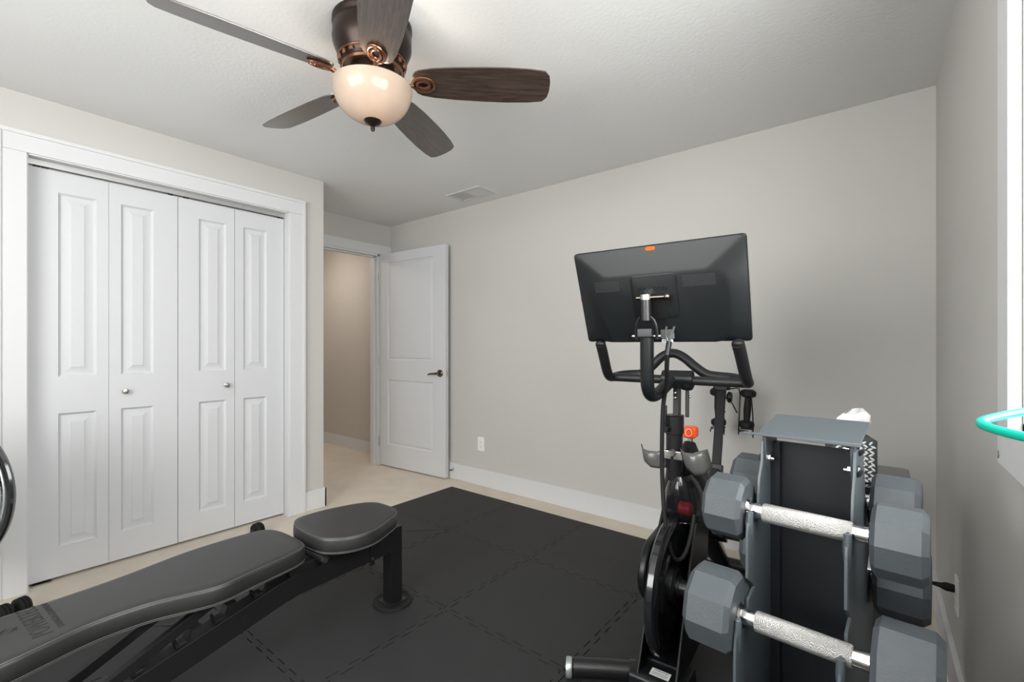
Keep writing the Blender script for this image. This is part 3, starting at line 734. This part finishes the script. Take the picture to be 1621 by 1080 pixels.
# screen post
sp = MB(); sp.tube([(-0.026, -0.028, 1.205), (-0.028, -0.022, 1.16), (-0.032, -0.010, 1.07), (-0.034, 0.000, 1.02), (-0.032, 0.030, 0.988), (-0.026, 0.080, 0.992), (-0.018, 0.130, 1.012), (-0.008, 0.190, 1.036)], [0.022, 0.022, 0.022, 0.022, 0.021, 0.021, 0.021, 0.021], 18, smooth=2)
sp.build('screen_post', 'plastic_black', bike)
# screen
tl_ = rad(22); U = Vector((1,0,0)); V = Vector((0, -sin(tl_), cos(tl_))); N = Vector((0, -cos(tl_), -sin(tl_))); SC = Vector((0, 0.0, 1.328))
def sc(u, v, n): return SC + U*u + V*v + N*n
def ray_rr(x0, x1, y0, y1, r, c, n=72):
    poly = rrect(x0, x1, y0, y1, r, 8); out = []
    for k in range(n):
        a = 2*pi*k/n; d = Vector((cos(a), sin(a))); best = 0
        for i in range(len(poly)):
            p, q = Vector(poly[i]) - Vector(c), Vector(poly[(i+1) % len(poly)]) - Vector(c)
            e = q - p; den = d.x*e.y - d.y*e.x
            if abs(den) < 1e-12: continue
            tt = (p.x*e.y - p.y*e.x)/den; ss = (p.x*d.y - p.y*d.x)/den
            if tt > 0 and -1e-6 <= ss <= 1 + 1e-6: best = max(best, tt)
        out.append((c[0] + d.x*best, c[1] + d.y*best))
    return out
C0 = (0.0, -0.045)
o0 = ray_rr(-0.270, 0.270, -0.1625, 0.1625, 0.010, C0, 400)
o1 = ray_rr(-0.268, 0.268, -0.1605, 0.1605, 0.010, C0, 400)
i1 = ray_rr(-0.228, 0.228, -0.157, 0.082, 0.06, C0, 400)
i2 = ray_rr(-0.215, 0.215, -0.152, 0.070, 0.06, C0, 400)
rings = [[sc(u, v, 0.0) for u, v in o0], [sc(u, v, 0.010) for u, v in o0], [sc(u, v, 0.013) for u, v in o1], [sc(u, v, 0.030) for u, v in i1], [sc(u, v, 0.033) for u, v in i2]]
scr = MB().loft(rings).build('screen', 'plastic_black', bike, smooth=25)
MB().loft([[sc(u, v, -0.0015) for u, v in ray_rr(-0.262, 0.262, -0.154, 0.154, 0.006, C0)], [sc(u, v, 0.0002) for u, v in ray_rr(-0.262, 0.262, -0.154, 0.154, 0.006, C0)]]).build('display_glass', 'gloss_black', scr)
pn = rrect(-0.073, 0.073, -0.072, 0.074, 0.014)
MB().loft([[sc(u, v, 0.0325) for u, v in pn], [sc(u, v, 0.036) for u, v in pn], [sc(u*0.975, v*0.975, 0.0367) for u, v in pn]]).build('mount_cover', 'plastic_black', scr)
text_mesh('PELOTON', 0.0195, 0.0008, basis(sc(-0.003, 0.027, 0.0368), U, V), 'screen_word', 'gloss_black', scr, 1.05)
sl = rrect(-0.047, 0.054, -0.036, -0.004, 0.010)
MB().loft([[sc(u, v, 0.0360) for u, v in sl], [sc(u, v, 0.0371) for u, v in sl]]).build('mount_slot', 'ink', scr)
MB().loft([[sc(u, v, 0.0360) for u, v in rrect(-0.01, 0.038, -0.072, -0.036, 0.003)], [sc(u, v, 0.0370) for u, v in rrect(-0.01, 0.038, -0.072, -0.036, 0.003)]]).build('mount_slot', 'ink', scr)
for u0, u1, vc in ((-0.198, -0.112, 0.045), (0.092, 0.186, 0.045)):
    g = MB(); rows = 7; cols = 17
    for r in range(rows):
        for c in range(cols):
            u = u0 + (u1 - u0)*(c + 0.5*(r % 2))/cols; v_ = vc + (r - 3)*0.0052
            g.loft([[sc(u + 0.0017*cos(q*pi/3), v_ + 0.0017*sin(q*pi/3), 0.0331) for q in range(6)], [sc(u + 0.0017*cos(q*pi/3), v_ + 0.0017*sin(q*pi/3), 0.0337) for q in range(6)]])
    gg = g.build('speaker_grille', 'grille', scr); gg['kind'] = 'stuff'
oc = rrect(-0.016, 0.013, 0.148, 0.159, 0.004)
MB().loft([[sc(u, v, 0.012) for u, v in oc], [sc(u, v, 0.0165) for u, v in oc]]).build('orange_cap', 'orange', scr)
MB().box((-0.2712, -0.004, -0.012), (-0.2695, 0.004, 0.012), Matrix.Translation(sc(0, 0.005, 0.006))).build('side_tab', 'red', scr)
# bracket between post and screen
MB().cyl((-0.020, -0.058, 1.320), (-0.020, -0.052, 1.240), 0.0165, seg=22).build('pivot_tube', 'steel_black', bike)
MB().cyl((-0.020, -0.0585, 1.322), (-0.020, -0.057, 1.306), 0.0172, seg=22).build('pivot_ring', 'nickel', bike)
MB().cyl((-0.050, -0.058, 1.312), (0.045, -0.058, 1.312), 0.0055, seg=12).build('pivot_pin', 'bronze_dark', bike)
MB().sphere((0.047, -0.058, 1.312), 0.0105, 12, 8).build('pivot_nut', 'bronze_dark', bike)
yk = MB()
for sx in (-1, 1):
    yk.tube([(-0.022 + sx*0.016, -0.054, 1.252), (-0.022 + sx*0.030, -0.050, 1.235), (-0.024 + sx*0.034, -0.040, 1.205), (-0.024 + sx*0.033, -0.034, 1.180)], [0.004, 0.005, 0.006, 0.006], 8, smooth=1)
yk.build('yoke', 'plastic_black', bike)
MB().cyl((-0.072, -0.034, 1.190), (0.022, -0.034, 1.190), 0.0055, seg=12).build('yoke_pin', 'nickel', bike)
MB().box((-0.052, -0.052, 1.185), (-0.002, -0.006, 1.215)).build('post_head', 'plastic_black', bike, 0.004)
lb = rrect(0.006, 0.048, -0.143, -0.112, 0.002)
MB().loft([[sc(u, v, 0.0325) for u, v in lb], [sc(u, v, 0.0345) for u, v in lb]]).build('rating_plate', 'silver', scr)
lb = rrect(0.006, 0.042, -0.1565, -0.146, 0.001)
MB().loft([[sc(u, v, 0.030) for u, v in lb], [sc(u, v, 0.0350) for u, v in lb]]).build('serial_label', 'paper', scr)
sb_ = MB()
for u in (0.012, 0.016, 0.021, 0.026, 0.029, 0.034): sb_.loft([[sc(u + a, -0.151 + c, n) for a, c in ((-0.0014,-0.0016),(0.0014,-0.0016),(0.0014,0.0016),(-0.0014,0.0016))] for n in (0.0350, 0.0353)])
sb_.build('label_text', 'ink', scr)
# cable
cb = MB()
cb.tube([(0.040, -0.010, 1.170), (0.037, -0.020, 1.135), (0.026, 0.010, 1.085), (0.012, 0.060, 1.030), (-0.006, 0.090, 0.985), (-0.013, 0.095, 0.93), (-0.017, 0.100, 0.80), (-0.016, 0.100, 0.70), (-0.004, 0.080, 0.60), (0.008, 0.070, 0.52), (0.022, 0.075, 0.455), (0.040, 0.090, 0.430), (0.058, 0.120, 0.450), (0.066, 0.165, 0.51), (0.066, 0.200, 0.56)], 0.0072, 10, smooth=2)
cb.build('braided_cable', 'black_rubber', bike)
MB().cyl((0.040, -0.010, 1.172), (0.036, -0.021, 1.128), 0.0088, seg=12).build('cable_sleeve', 'plastic_black', bike)
for sx, tx in ((0.026, 1.225), (0.050, 1.225)):
    MB().tube([(sx, 0.015, tx), (sx, -0.005, 1.205), (0.038 + (sx - 0.038)*0.5, -0.015, 1.185), (0.040, -0.012, 1.168)], 0.0038, 8, smooth=2).build('cable_lead', 'smoked_cup', bike)
# cup holders
def holder(pts_top, pts_bot, bulge):
    n = len(pts_top); rows = []
    for s in range(6):
        f = s/5; rows.append([Vector((a[0]*(1-f)+b[0]*f, a[2]*(1-f)+b[2]*f if False else (a[1]*(1-f)+b[1]*f) - bulge*sin(pi*(i/(n-1)))*(0.6+0.4*sin(pi*f)), a[2]*(1-f)+b[2]*f)) for i, (a, b) in enumerate(zip(pts_top, pts_bot))])
    b = MB().loft(rows, cap=False, closed=False)
    return b
def solid(b, name, m, parent, t=0.004):
    o = b.build(name, m, parent, smooth=60, recalc=False)
    md = o.modifiers.new('thickness', 'SOLIDIFY'); md.thickness = t
    return o
hl = holder([(-0.122, 0.20, 0.788), (-0.112, 0.195, 0.775), (-0.090, 0.19, 0.771), (-0.060, 0.19, 0.772), (-0.030, 0.20, 0.782)], [(-0.112, 0.20, 0.748), (-0.104, 0.195, 0.730), (-0.080, 0.19, 0.714), (-0.055, 0.19, 0.712), (-0.030, 0.20, 0.715)], 0.020)
solid(hl, 'bottle_holder', 'smoked_cup', bike)
hr = holder([(0.018, 0.19, 0.800), (0.040, 0.18, 0.784), (0.070, 0.175, 0.786), (0.098, 0.18, 0.798), (0.110, 0.19, 0.800)], [(0.030, 0.19, 0.758), (0.050, 0.18, 0.730), (0.078, 0.175, 0.712), (0.105, 0.18, 0.714), (0.127, 0.19, 0.745)], 0.022)
solid(hr, 'bottle_holder', 'smoked_cup', bike)
MB().turn((-0.004, 0.165, 0.775), (-0.004, 0.200, 0.775), [(0, 0.010), (0.3, 0.013), (1, 0.016)], 14).build('holder_screw', 'nickel', bike)
MB().bar((-0.035, 0.185, 0.765), (0.030, 0.185, 0.765), 0.006, 0.03).build('holder_strap', 'nickel', bike, 0.002)
# resistance knob
MB().tube([(0.012, 0.31, 0.68), (0.013, 0.335, 0.735), (0.014, 0.355, 0.785)], [0.055, 0.048, 0.020], 18, smooth=1).build('knob_housing', 'plastic_black', bike)
MB().cyl((0.014, 0.357, 0.775), (0.014, 0.360, 0.805), 0.010, seg=14).build('knob_stem', 'nickel', bike)
kb = MB().prism(rrect(-0.012, 0.040, 0.802, 0.846, 0.012), 'y', 0.335, 0.385).build('resistance_knob', 'orange', bike, 0.008, 3)
MB().tube([(0.014 + 0.012*cos(q*pi/10), 0.333, 0.825 + 0.014*sin(q*pi/10)) for q in range(20)], 0.0012, 6, closed=True).build('knob_mark', 'paper', kb)
# seat post, saddle
MB().bar((0, 0.880, 0.48), (0, 1.045, 0.945), 0.040, 0.030, up=(0,1,0)).build('seat_post', 'fork_black', bike, 0.004)
MB().bar((0.002, 0.885, 0.515), (0.002, 0.908, 0.580), 0.056, 0.052, up=(0,1,0)).build('seat_collar', 'plastic_black', bike, 0.004)
MB().turn((-0.025, 0.885, 0.55), (-0.045, 0.88, 0.55), [(0, 0.008), (0.4, 0.008), (0.5, 0.014), (1, 0.012)], 12).build('seat_clamp_knob', 'plastic_black', bike)
sd = []
for y, w, zt, zb in ((0.93, 0.012, 0.985, 0.970), (0.96, 0.022, 0.992, 0.966), (1.02, 0.030, 0.995, 0.962), (1.08, 0.045, 0.997, 0.960), (1.14, 0.075, 1.000, 0.962), (1.19, 0.082, 1.005, 0.968), (1.215, 0.060, 1.003, 0.978)):
    sd.append([Vector((w*sin(2*pi*j/20), y, (zt+zb)/2 + (zt-zb)/2*cos(2*pi*j/20))) for j in range(20)])
MB().loft(sd).build('saddle', 'leather', bike)
rl = MB()
for sx in (-1, 1): rl.tube([(sx*0.018, 0.98, 0.970), (sx*0.022, 1.03, 0.950), (sx*0.024, 1.10, 0.950), (sx*0.035, 1.16, 0.972)], 0.004, 8, smooth=1)
rl.box((-0.028, 1.02, 0.935), (0.028, 1.075, 0.958)); rl.cyl((-0.04, 1.048, 0.945), (0.04, 1.048, 0.945), 0.012, seg=12)
rl.build('saddle_clamp', 'plastic_black', bike)
MB().turn((0.022, 1.06, 0.895), (0.045, 1.06, 0.895), [(0, 0.02), (0.4, 0.03), (1, 0.024)], 16).build('saddle_slide_knob', 'plastic_black', bike)
# weight rack behind the saddle
wr = MB()
for sx in (-1, 1):
    c = sx*0.100 if sx > 0 else -0.036
    wr.tube([(0, 1.06, 0.925), (sx*0.05, 1.10, 0.940), (c - 0.028*sx, 1.145, 0.935), (c - 0.030*sx, 1.120, 0.80), (c - 0.034*sx, 1.120, 0.715)], 0.0032, 8, smooth=1)
    wr.tube([(0, 1.06, 0.905), (sx*0.04, 1.10, 0.860), (c - 0.040*sx, 1.12, 0.810)], 0.0032, 8)
    wr.tube([(c + 0.024, 1.117, 0.92), (c + 0.034, 1.115, 0.80), (c + 0.034, 1.12, 0.700)], 0.0032, 8, smooth=1)
    wr.tube([(c - 0.034, 1.12, 0.700), (c - 0.032, 1.112, 0.715), (c - 0.012, 1.11, 0.724), (c + 0.012, 1.11, 0.722), (c + 0.032, 1.115, 0.708), (c + 0.034, 1.12, 0.690)], 0.0032, 8, smooth=1)
    wr.tube([(c - 0.03, 1.12, 0.722), (c - 0.03, 1.175, 0.722), (c + 0.03, 1.175, 0.722), (c + 0.03, 1.12, 0.722)], 0.0032, 8)
wr.build('weight_rack', 'plastic_black', bike)
# cranks and pedals
MB().cyl((-0.10, 0.62, 0.345), (0.10, 0.62, 0.345), 0.022, seg=18).build('crank_axle', 'steel_black', bike)
for sx, dy, dz in ((1, -0.075, 0.045), (-1, 0.12, -0.09)):
    MB().bar((sx*0.095, 0.62, 0.345), (sx*0.100, 0.62 + dy*1.4, 0.345 + dz*1.4), 0.014, 0.030, up=(0, -dz, dy)).build('crank_arm', 'gloss_black', bike, 0.003)
    px, py, pz = sx*0.150, 0.62 + dy*1.4, 0.345 + dz*1.4
    p = MB(); p.cyl((sx*0.098, py, pz), (sx*0.19, py, pz), 0.010, seg=12); p.box((px - 0.040, py - 0.048, pz - 0.012), (px + 0.040, py + 0.048, pz + 0.012))
    po = p.build('pedal', 'plastic_black', bike, 0.004)
    MB().tube([(px - 0.032, py - 0.035, pz + 0.012), (px - 0.030, py - 0.075, pz + 0.040), (px + 0.030, py - 0.075, pz + 0.040), (px + 0.032, py - 0.035, pz + 0.012)], 0.006, 8, smooth=1).build('toe_cage', 'plastic_black', po)
    MB().sphere((px - 0.046, py, pz), 0.010, 10, 8).build('pedal_bolt', 'chrome', po)

def bk(x, y, z):   # bike-local -> world
    a = rad(3.5); return (-0.562 + x*cos(a) - y*sin(a), 1.470 + x*sin(a) + y*cos(a), z)
def hand_weight(label, x, tiltx):
    t = thing('hand_weight', label, 'weight', bk(x, 1.148, 0.7255), rad(3.5), None)
    t.rotation_euler = (0, tiltx, rad(3.5))
    MB().turn((0,0,0.0), (0,0,0.205), [(0, 0.014), (0.22, 0.0155), (0.5, 0.0185), (0.78, 0.0155), (1, 0.014)], 18).build('grip', 'black_rubber', t)
    for z in (0.004, 0.166):
        MB().turn((0,0,z), (0,0,z + 0.040), [(0, 0.024), (0.2, 0.036), (0.5, 0.038), (0.8, 0.036), (1, 0.024)], 20).build('weight_end', 'black_rubber', t)
    return t
hand_weight('black spool-shaped hand weight hanging on the right of the bike saddle', 0.098, rad(3))
hand_weight('black spool-shaped hand weight on the left, hidden behind the bike seat post', -0.034, rad(-2))

# ------------------------------------------------------------------ dumbbell rack (frame turned -4.7 degrees)
RA = rad(-4.7)
def rk(x, y, z): return (x*cos(RA) - y*sin(RA), x*sin(RA) + y*cos(RA), z)
RX = -0.193; RYC = 1.078
rack = thing('dumbbell_rack', 'slate grey steel A-frame dumbbell rack standing beside the right wall', 'rack', rk(RX, RYC, 0.0), RA)
# tier positions in rack-local coords (y relative to ridge)
tiers = [(-0.105, 0.840), (-0.174, 0.665), (-0.258, 0.440), (-0.325, 0.262)]
def front_edge():
    e = [(-0.051, 0.968), (-0.056, 0.925), (-0.075, 0.895)]
    for yt, zt in tiers:
        e += [(yt + 0.024, zt + 0.020), (yt + 0.022, zt - 0.012), (yt + 0.008, zt - 0.0225), (yt - 0.010, zt - 0.0225), (yt - 0.020, zt - 0.012), (yt - 0.022, zt + 0.006), (yt - 0.034, zt + 0.004), (yt - 0.046, zt - 0.030), (yt - 0.048, zt - 0.115), (yt - 0.006, zt - 0.145)]
    return e + [(-0.365, 0.105), (-0.370, 0.0125)]
fe = front_edge()
profile = fe + [(-y, z) for y, z in fe[::-1]]
for sx in (-0.0755, 0.0755):
    MB().prism(profile, 'x', sx - 0.0025, sx + 0.0025).build('side_plate', 'steel_grey', rack, 0.0008, 1)
MB().box((-0.073, 0.018, 0.06), (0.073, 0.022, 0.958)).build('web_panel', 'web', rack)
for sx in (-1, 1):
    MB().box((sx*0.073 - 0.001 - (0.016 if sx > 0 else 0), 0.0, 0.06), (sx*0.073 + 0.001 + (0.016 if sx < 0 else 0), 0.018, 0.958)).build('web_flange', 'web', rack)
cap = MB()
capm = [(-0.058, 0.984), (0.082, 1.005)]
vs = []
def capz(y): return 0.984 + (y + 0.058) * 0.15
for y in (-0.058, 0.085):
    for x in (-0.083, 0.085): vs.append((x, y, capz(y)))
cap.add([(-0.083, -0.058, capz(-0.058)), (0.085, -0.058, capz(-0.058)), (0.085, 0.088, capz(0.088)), (-0.083, 0.088, capz(0.088)),
         (-0.083, -0.058, capz(-0.058) - 0.004), (0.085, -0.058, capz(-0.058) - 0.004), (0.085, 0.088, capz(0.088) - 0.004), (-0.083, 0.088, capz(0.088) - 0.004)],
        [(0,1,2,3),(7,6,5,4),(0,4,5,1),(1,5,6,2),(2,6,7,3),(3,7,4,0)])
cap_o = cap.build('top_cap', 'steel_grey', rack, 0.001, 1)
lipb = MB(); lipb.box((-0.108, -0.064, 0.9785), (0.085, -0.052, 0.9825)); lipb.build('front_lip', 'steel_grey', cap_o, 0.0008, 1)
for x in (-0.073, 0.073):
    bt = MB(); bt.prism([(-0.050, 0.978), (-0.046, 0.930), (-0.030, 0.902), (-0.014, 0.930), (0.05, 0.978)], 'x', x - 0.002 - (0.002 if x > 0 else 0), x + 0.002 + (0.002 if x < 0 else 0)); bt.build('cap_bracket', 'steel_grey', cap_o)
for x, y, z in ((-0.0755, -0.034, 0.930), (0.0755, -0.034, 0.930), (0.0755, -0.010, 0.965)):
    s = 1 if x < 0 else -1
    nb = MB(); nb.turn((x + s*0.003, y, z), (x + s*0.012, y, z), [(0, 0.011), (0.25, 0.011), (0.26, 0.008), (1, 0.008)], 6); nb.cyl((x, y, z), (x + s*0.018, y, z), 0.004, seg=10)
    nb.build('bolt_nut', 'chrome', rack)
    nb = MB(); nb.turn((x - s*0.003, y, z), (x - s*0.011, y, z), [(0, 0.011), (0.2, 0.011), (0.5, 0.009), (1, 0.003)], 16); nb.build('bolt_head', 'gloss_black', rack)
for yt, zt in tiers:
    for sx in (-0.0755, 0.0755):
        for sy in (1, -1):
            h = MB().tube([(sx, sy*(yt - 0.028), zt + 0.004), (sx, sy*(yt - 0.032), zt - 0.020), (sx, sy*(yt - 0.024), zt - 0.050)], [0.0085, 0.0100, 0.0070], 10, smooth=1, ell=0.7)
            h.build('cradle_hook', 'steel_grey', rack)
for sx in (-0.0755, 0.0755):
    MB().box((sx - 0.02, -0.39, 0.0125), (sx + 0.02, 0.39, 0.030)).build('foot_runner', 'steel_grey', rack, 0.003)

def dumbbell(label, x, y, z, L, hl, R, roll):
    cx, cy, cz = rk(x, y, z)
    t = thing('dumbbell', label, 'dumbbell', (cx, cy, cz), RA)
    g = L/2 - hl
    gl = g - 0.026
    MB().turn((-gl, 0, 0), (gl, 0, 0), [(0, 0.0140), (0.004, 0.0162), (0.02, 0.0175), (0.5, 0.0178), (0.98, 0.0175), (0.996, 0.0162), (1, 0.0140)], 24).build('grip', 'knurl', t)
    MB().cyl((-L/2 + 0.02, 0, 0), (L/2 - 0.02, 0, 0), 0.0140, seg=20).build('shaft', 'chrome', t)
    for s in (-1, 1):
        bv = 0.010
        MB().turn((s*g, 0, 0), (s*L/2, 0, 0), [(0, R*0.55), (0.001, R - bv*0.9), (0.10, R), (1 - 0.13, R), (0.995, R - bv), (1, R*0.5)], 10, roll).build('head', 'rubber', t, smooth=10)
        MB().turn((s*g*0.995, 0, 0), (s*(g - 0.004), 0, 0), [(0, 0.022), (1, 0.019)], 20).build('collar', 'chrome', t)
    return t
dumbbell('grey faceted dumbbell with chrome grip on the upper near tier below the rack cap', -0.183, 0.973, 0.8395, 0.336, 0.072, 0.0605, rad(6))
dumbbell('large grey faceted dumbbell on the second near tier at the photo bottom', -0.176, 0.904, 0.6645, 0.358, 0.082, 0.074, rad(4))
dumbbell('grey dumbbell on the lowest near tier, only its left head top showing', -0.193, 0.820, 0.4405, 0.372, 0.096, 0.076, rad(4))
dumbbell('grey dumbbell on the far top tier beside the tissue box', -0.198, 1.183, 0.8405, 0.336, 0.076, 0.062, rad(10))
dumbbell('grey dumbbell on the far second tier, seen between the two near right heads', -0.190, 1.252, 0.6685, 0.345, 0.090, 0.074, rad(5))

# ------------------------------------------------------------------ side table and tissue box
tb = thing('side_table', 'small black side table behind the dumbbell rack with tissue box on it', 'table', (-0.105, 1.850, 0.0))
MB().prism(rrect(-0.185, 0.185, -0.17, 0.165, 0.02), 'z', 0.728, 0.750).build('table_top', 'gloss_black', tb, 0.002)
for x in (-0.165, 0.165):
    for y in (-0.15, 0.145): MB().bar((x, y, 0.0125), (x, y, 0.728), 0.022, 0.022, up=(0,1,0)).build('leg', 'steel_black', tb, 0.002)
ap = MB()
ap.box((-0.165, -0.155, 0.69), (0.165, -0.145, 0.728)); ap.box((-0.165, 0.14, 0.69), (0.165, 0.15, 0.728)); ap.build('apron', 'gloss_black', tb)
bx = thing('tissue_box', 'dark square tissue box printed with pale leaves on the side table', 'tissue box', (-0.068, 1.775, 0.7503), rad(14))
MB().box((-0.056, -0.056, 0), (0.056, 0.056, 0.128)).build('carton', 'leaf', bx, 0.003)
lf = MB()
for fx in range(2):
    def P(u, w): return (u, -0.0564, w) if fx == 0 else (0.0564, u, w)
    for c in range(-3, 4):
        for q in range(14):
            u0 = c*0.0165 + (0.006 if q % 2 else -0.006) + random.uniform(-0.002, 0.002); w0 = 0.006 + q*0.0086 + random.uniform(-0.002, 0.002)
            if not -0.047 < u0 < 0.047: continue
            a = rad(38 if q % 2 else 142) + random.uniform(-0.3, 0.3); L_ = 0.0082; B_ = 0.0030
            pt = [(u0 + cos(a)*t*L_ - sin(a)*v*B_, min(0.124, max(0.003, w0 + sin(a)*t*L_ + cos(a)*v*B_))) for t, v in ((-1, 0), (-0.3, 1), (0.4, 0.8), (1, 0), (0.4, -0.8), (-0.3, -1))]
            lf.add([P(*p) for p in pt], [(0, 1, 2, 3, 4, 5)])
lo_ = lf.build('leaf_pattern', 'leaf_print', bx, recalc=False); lo_['kind'] = 'stuff'
MB().prism([(0.030*cos(q*pi/10), 0.020*sin(q*pi/10)) for q in range(20)], 'z', 0.128, 0.1286).build('opening', 'ink', bx)
ts = []
for k, (w, d, z) in enumerate(((0.022, 0.010, 0.128), (0.034, 0.016, 0.150), (0.044, 0.020, 0.172), (0.040, 0.015, 0.192), (0.026, 0.006, 0.206))):
    ts.append([Vector((w*cos(2*pi*j/26) * (1 + 0.18*sin(3*2*pi*j/26 + k)) + 0.006*k*0.9 - 0.008, d*sin(2*pi*j/26)*(1 + 0.5*sin(5*2*pi*j/26 + 1.3*k)), z + (0.010*sin(2*pi*j/26*1 + 0.7) if k > 2 else 0))) for j in range(26)])
MB().loft(ts, cap=False).build('tissue', 'tissue', bx, smooth=80)

# ------------------------------------------------------------------ power cord
pc = thing('power_cord', 'black power cord plugged into the right wall outlet behind the dumbbells', 'cord', (XR - 0.009, 2.098, 0.3565))
MB().turn((0,0,0), (-0.060, 0.0, 0.002), [(0, 0.013), (0.35, 0.014), (0.55, 0.009), (1, 0.005)], 14).build('plug', 'black_rubber', pc)
MB().tube([(-0.055, 0, 0.002), (-0.085, 0.005, 0.000), (-0.115, 0.02, -0.025), (-0.14, 0.06, -0.12), (-0.155, 0.14, -0.26), (-0.165, 0.22, -0.335), (-0.25, 0.34, -0.3385), (-0.45, 0.42, -0.3385), (-0.66, 0.40, -0.3385)], 0.0035, 8, smooth=3).build('flex', 'black_rubber', pc)

# ------------------------------------------------------------------ teal hoop on the window casing
th = thing('teal_hoop', 'teal rubber tubing hoop sticking out from the white window casing', 'hoop', (0.187, 0.95, 1.045))
MB().tube([(-0.004, 0.115, 0.012), (-0.030, 0.085, 0.008), (-0.060, 0.035, 0.004), (-0.072, 0.000, 0.001), (-0.060, -0.035, -0.002), (-0.040, -0.075, -0.003), (-0.020, -0.11, -0.002), (-0.004, -0.14, 0.0)], 0.0062, 14, smooth=3).build('hoop', 'teal', th)
MB().box((-0.008, -0.165, -0.02), (0.0, -0.115, 0.02)).build('mount_plate', 'white', th, 0.002)

# ------------------------------------------------------------------ drum fan at the left edge
Fv = Vector((-sin(rad(38.5)), cos(rad(38.5)), 0)); 
df = thing('pedestal_fan', 'round black pedestal fan with silver mesh grille at the left edge', 'fan', (-2.585, -0.012, 0.0), rad(38.5))
RZ, RR = 0.637, 0.297     # local: x right, +y away from the room
ring = []
prof = [(0.000, RR - 0.022), (-0.006, RR - 0.016), (-0.006, RR - 0.004), (0.0, RR), (0.012, RR - 0.004), (0.05, RR - 0.055), (0.07, RR - 0.09), (0.05, RR - 0.08)]
b = MB().loft([[Vector((r*cos(2*pi*j/72), y, RZ + r*sin(2*pi*j/72))) for j in range(72)] for y, r in prof] + [[Vector((prof[0][1]*cos(2*pi*j/72), prof[0][0], RZ + prof[0][1]*sin(2*pi*j/72))) for j in range(72)]], cap=False)
b.build('drum', 'gloss_black', df, merge=True)
MB().tube([((RR - 0.030)*cos(2*pi*j/72), -0.002, RZ + (RR - 0.030)*sin(2*pi*j/72)) for j in range(72)], 0.004, 6, closed=True).build('grille_ring', 'aluminium', df)
g = MB()
for k in range(26):
    r = 0.05 + k*0.0082
    g.tube([(r*cos(2*pi*j/56), -0.004, RZ + r*sin(2*pi*j/56)) for j in range(56)], 0.0016, 4, closed=True)
for k in range(60):
    a = 2*pi*k/60
    g.cyl((0.045*cos(a), 0.0, RZ + 0.045*sin(a)), ((RR-0.026)*cos(a), 0.0, RZ + (RR-0.026)*sin(a)), 0.0014, seg=4)
gg = g.build('wire_grille', 'silver', df); gg['kind'] = 'stuff'
MB().turn((0, -0.010, RZ), (0, 0.12, RZ), [(0, 0.045), (0.1, 0.05), (1, 0.06)], 32).build('hub', 'gloss_black', df)
for k in range(4):
    a = 2*pi*k/4 + 0.4; bl = []
    for r, w, tw in ((0.055, 0.025, 0.6), (0.12, 0.045, 0.45), (0.20, 0.055, 0.35)):
        c = Vector((r*cos(a), 0.05, RZ + r*sin(a))); tdir = Vector((-sin(a)*cos(tw), sin(tw), cos(a)*cos(tw)))
        bl.append([c - tdir*w, c + tdir*w, c + tdir*w + Vector((0, 0.002, 0)), c - tdir*w + Vector((0, 0.002, 0))])
    MB().loft(bl).build('fan_blade', 'silver', df)
MB().loft([[Vector((r*cos(2*pi*j/48), y, RZ + r*sin(2*pi*j/48))) for j in range(48)] for y, r in ((0.07, RR - 0.09), (0.11, 0.10), (0.115, 0.02))], cap=False).build('rear_guard', 'silver', df)
s_ = MB(); s_.cyl((0, 0.10, 0.04), (0, 0.10, RZ), 0.016, seg=16); s_.cyl((0, 0.08, RZ), (0, 0.20, RZ), 0.05, seg=24)
s_.build('stand_pole', 'gloss_black', df)
MB().lathe((0, 0.10, 0.012), [(0.12, 0.001), (0.12, 0.012), (0.06, 0.030), (0.02, 0.040)], 40).build('base', 'gloss_black', df)

# ------------------------------------------------------------------ ribbed rollers on the carpet
def roller(label, loc, rz, two):
    t = thing('exercise_roller', label, 'roller', loc, rz)
    xs = (0.0, 0.060) if two else (0.0,)
    for x in xs:
        pr = [(0, 0.020), (0.02, 0.034), (0.12, 0.040), (0.30, 0.041), (0.33, 0.037), (0.38, 0.037), (0.41, 0.041), (0.60, 0.041), (0.63, 0.037), (0.68, 0.037), (0.71, 0.041), (0.88, 0.040), (0.98, 0.034), (1, 0.020)]
        w = MB().turn((x - 0.022, 0, 0.041), (x + 0.022, 0, 0.041), pr, 32).build('wheel', 'black_rubber', t)
        MB().turn((x - 0.024, 0, 0.041), (x + 0.024, 0, 0.041), [(0, 0.016), (1, 0.016)], 20).build('hub', 'gloss_black', w)
    MB().cyl((-0.05, 0, 0.041), (xs[-1] + 0.024, 0, 0.041), 0.009, seg=14).build('axle', 'steel_black', t)
    return t
roller('black ribbed double exercise roller on the carpet at the left edge', (-2.845, 0.178, 0.0), rad(112), True)
roller('single black ribbed exercise roller on the carpet behind the middle of the bench', (-2.950, 1.225, 0.0), rad(112), False)
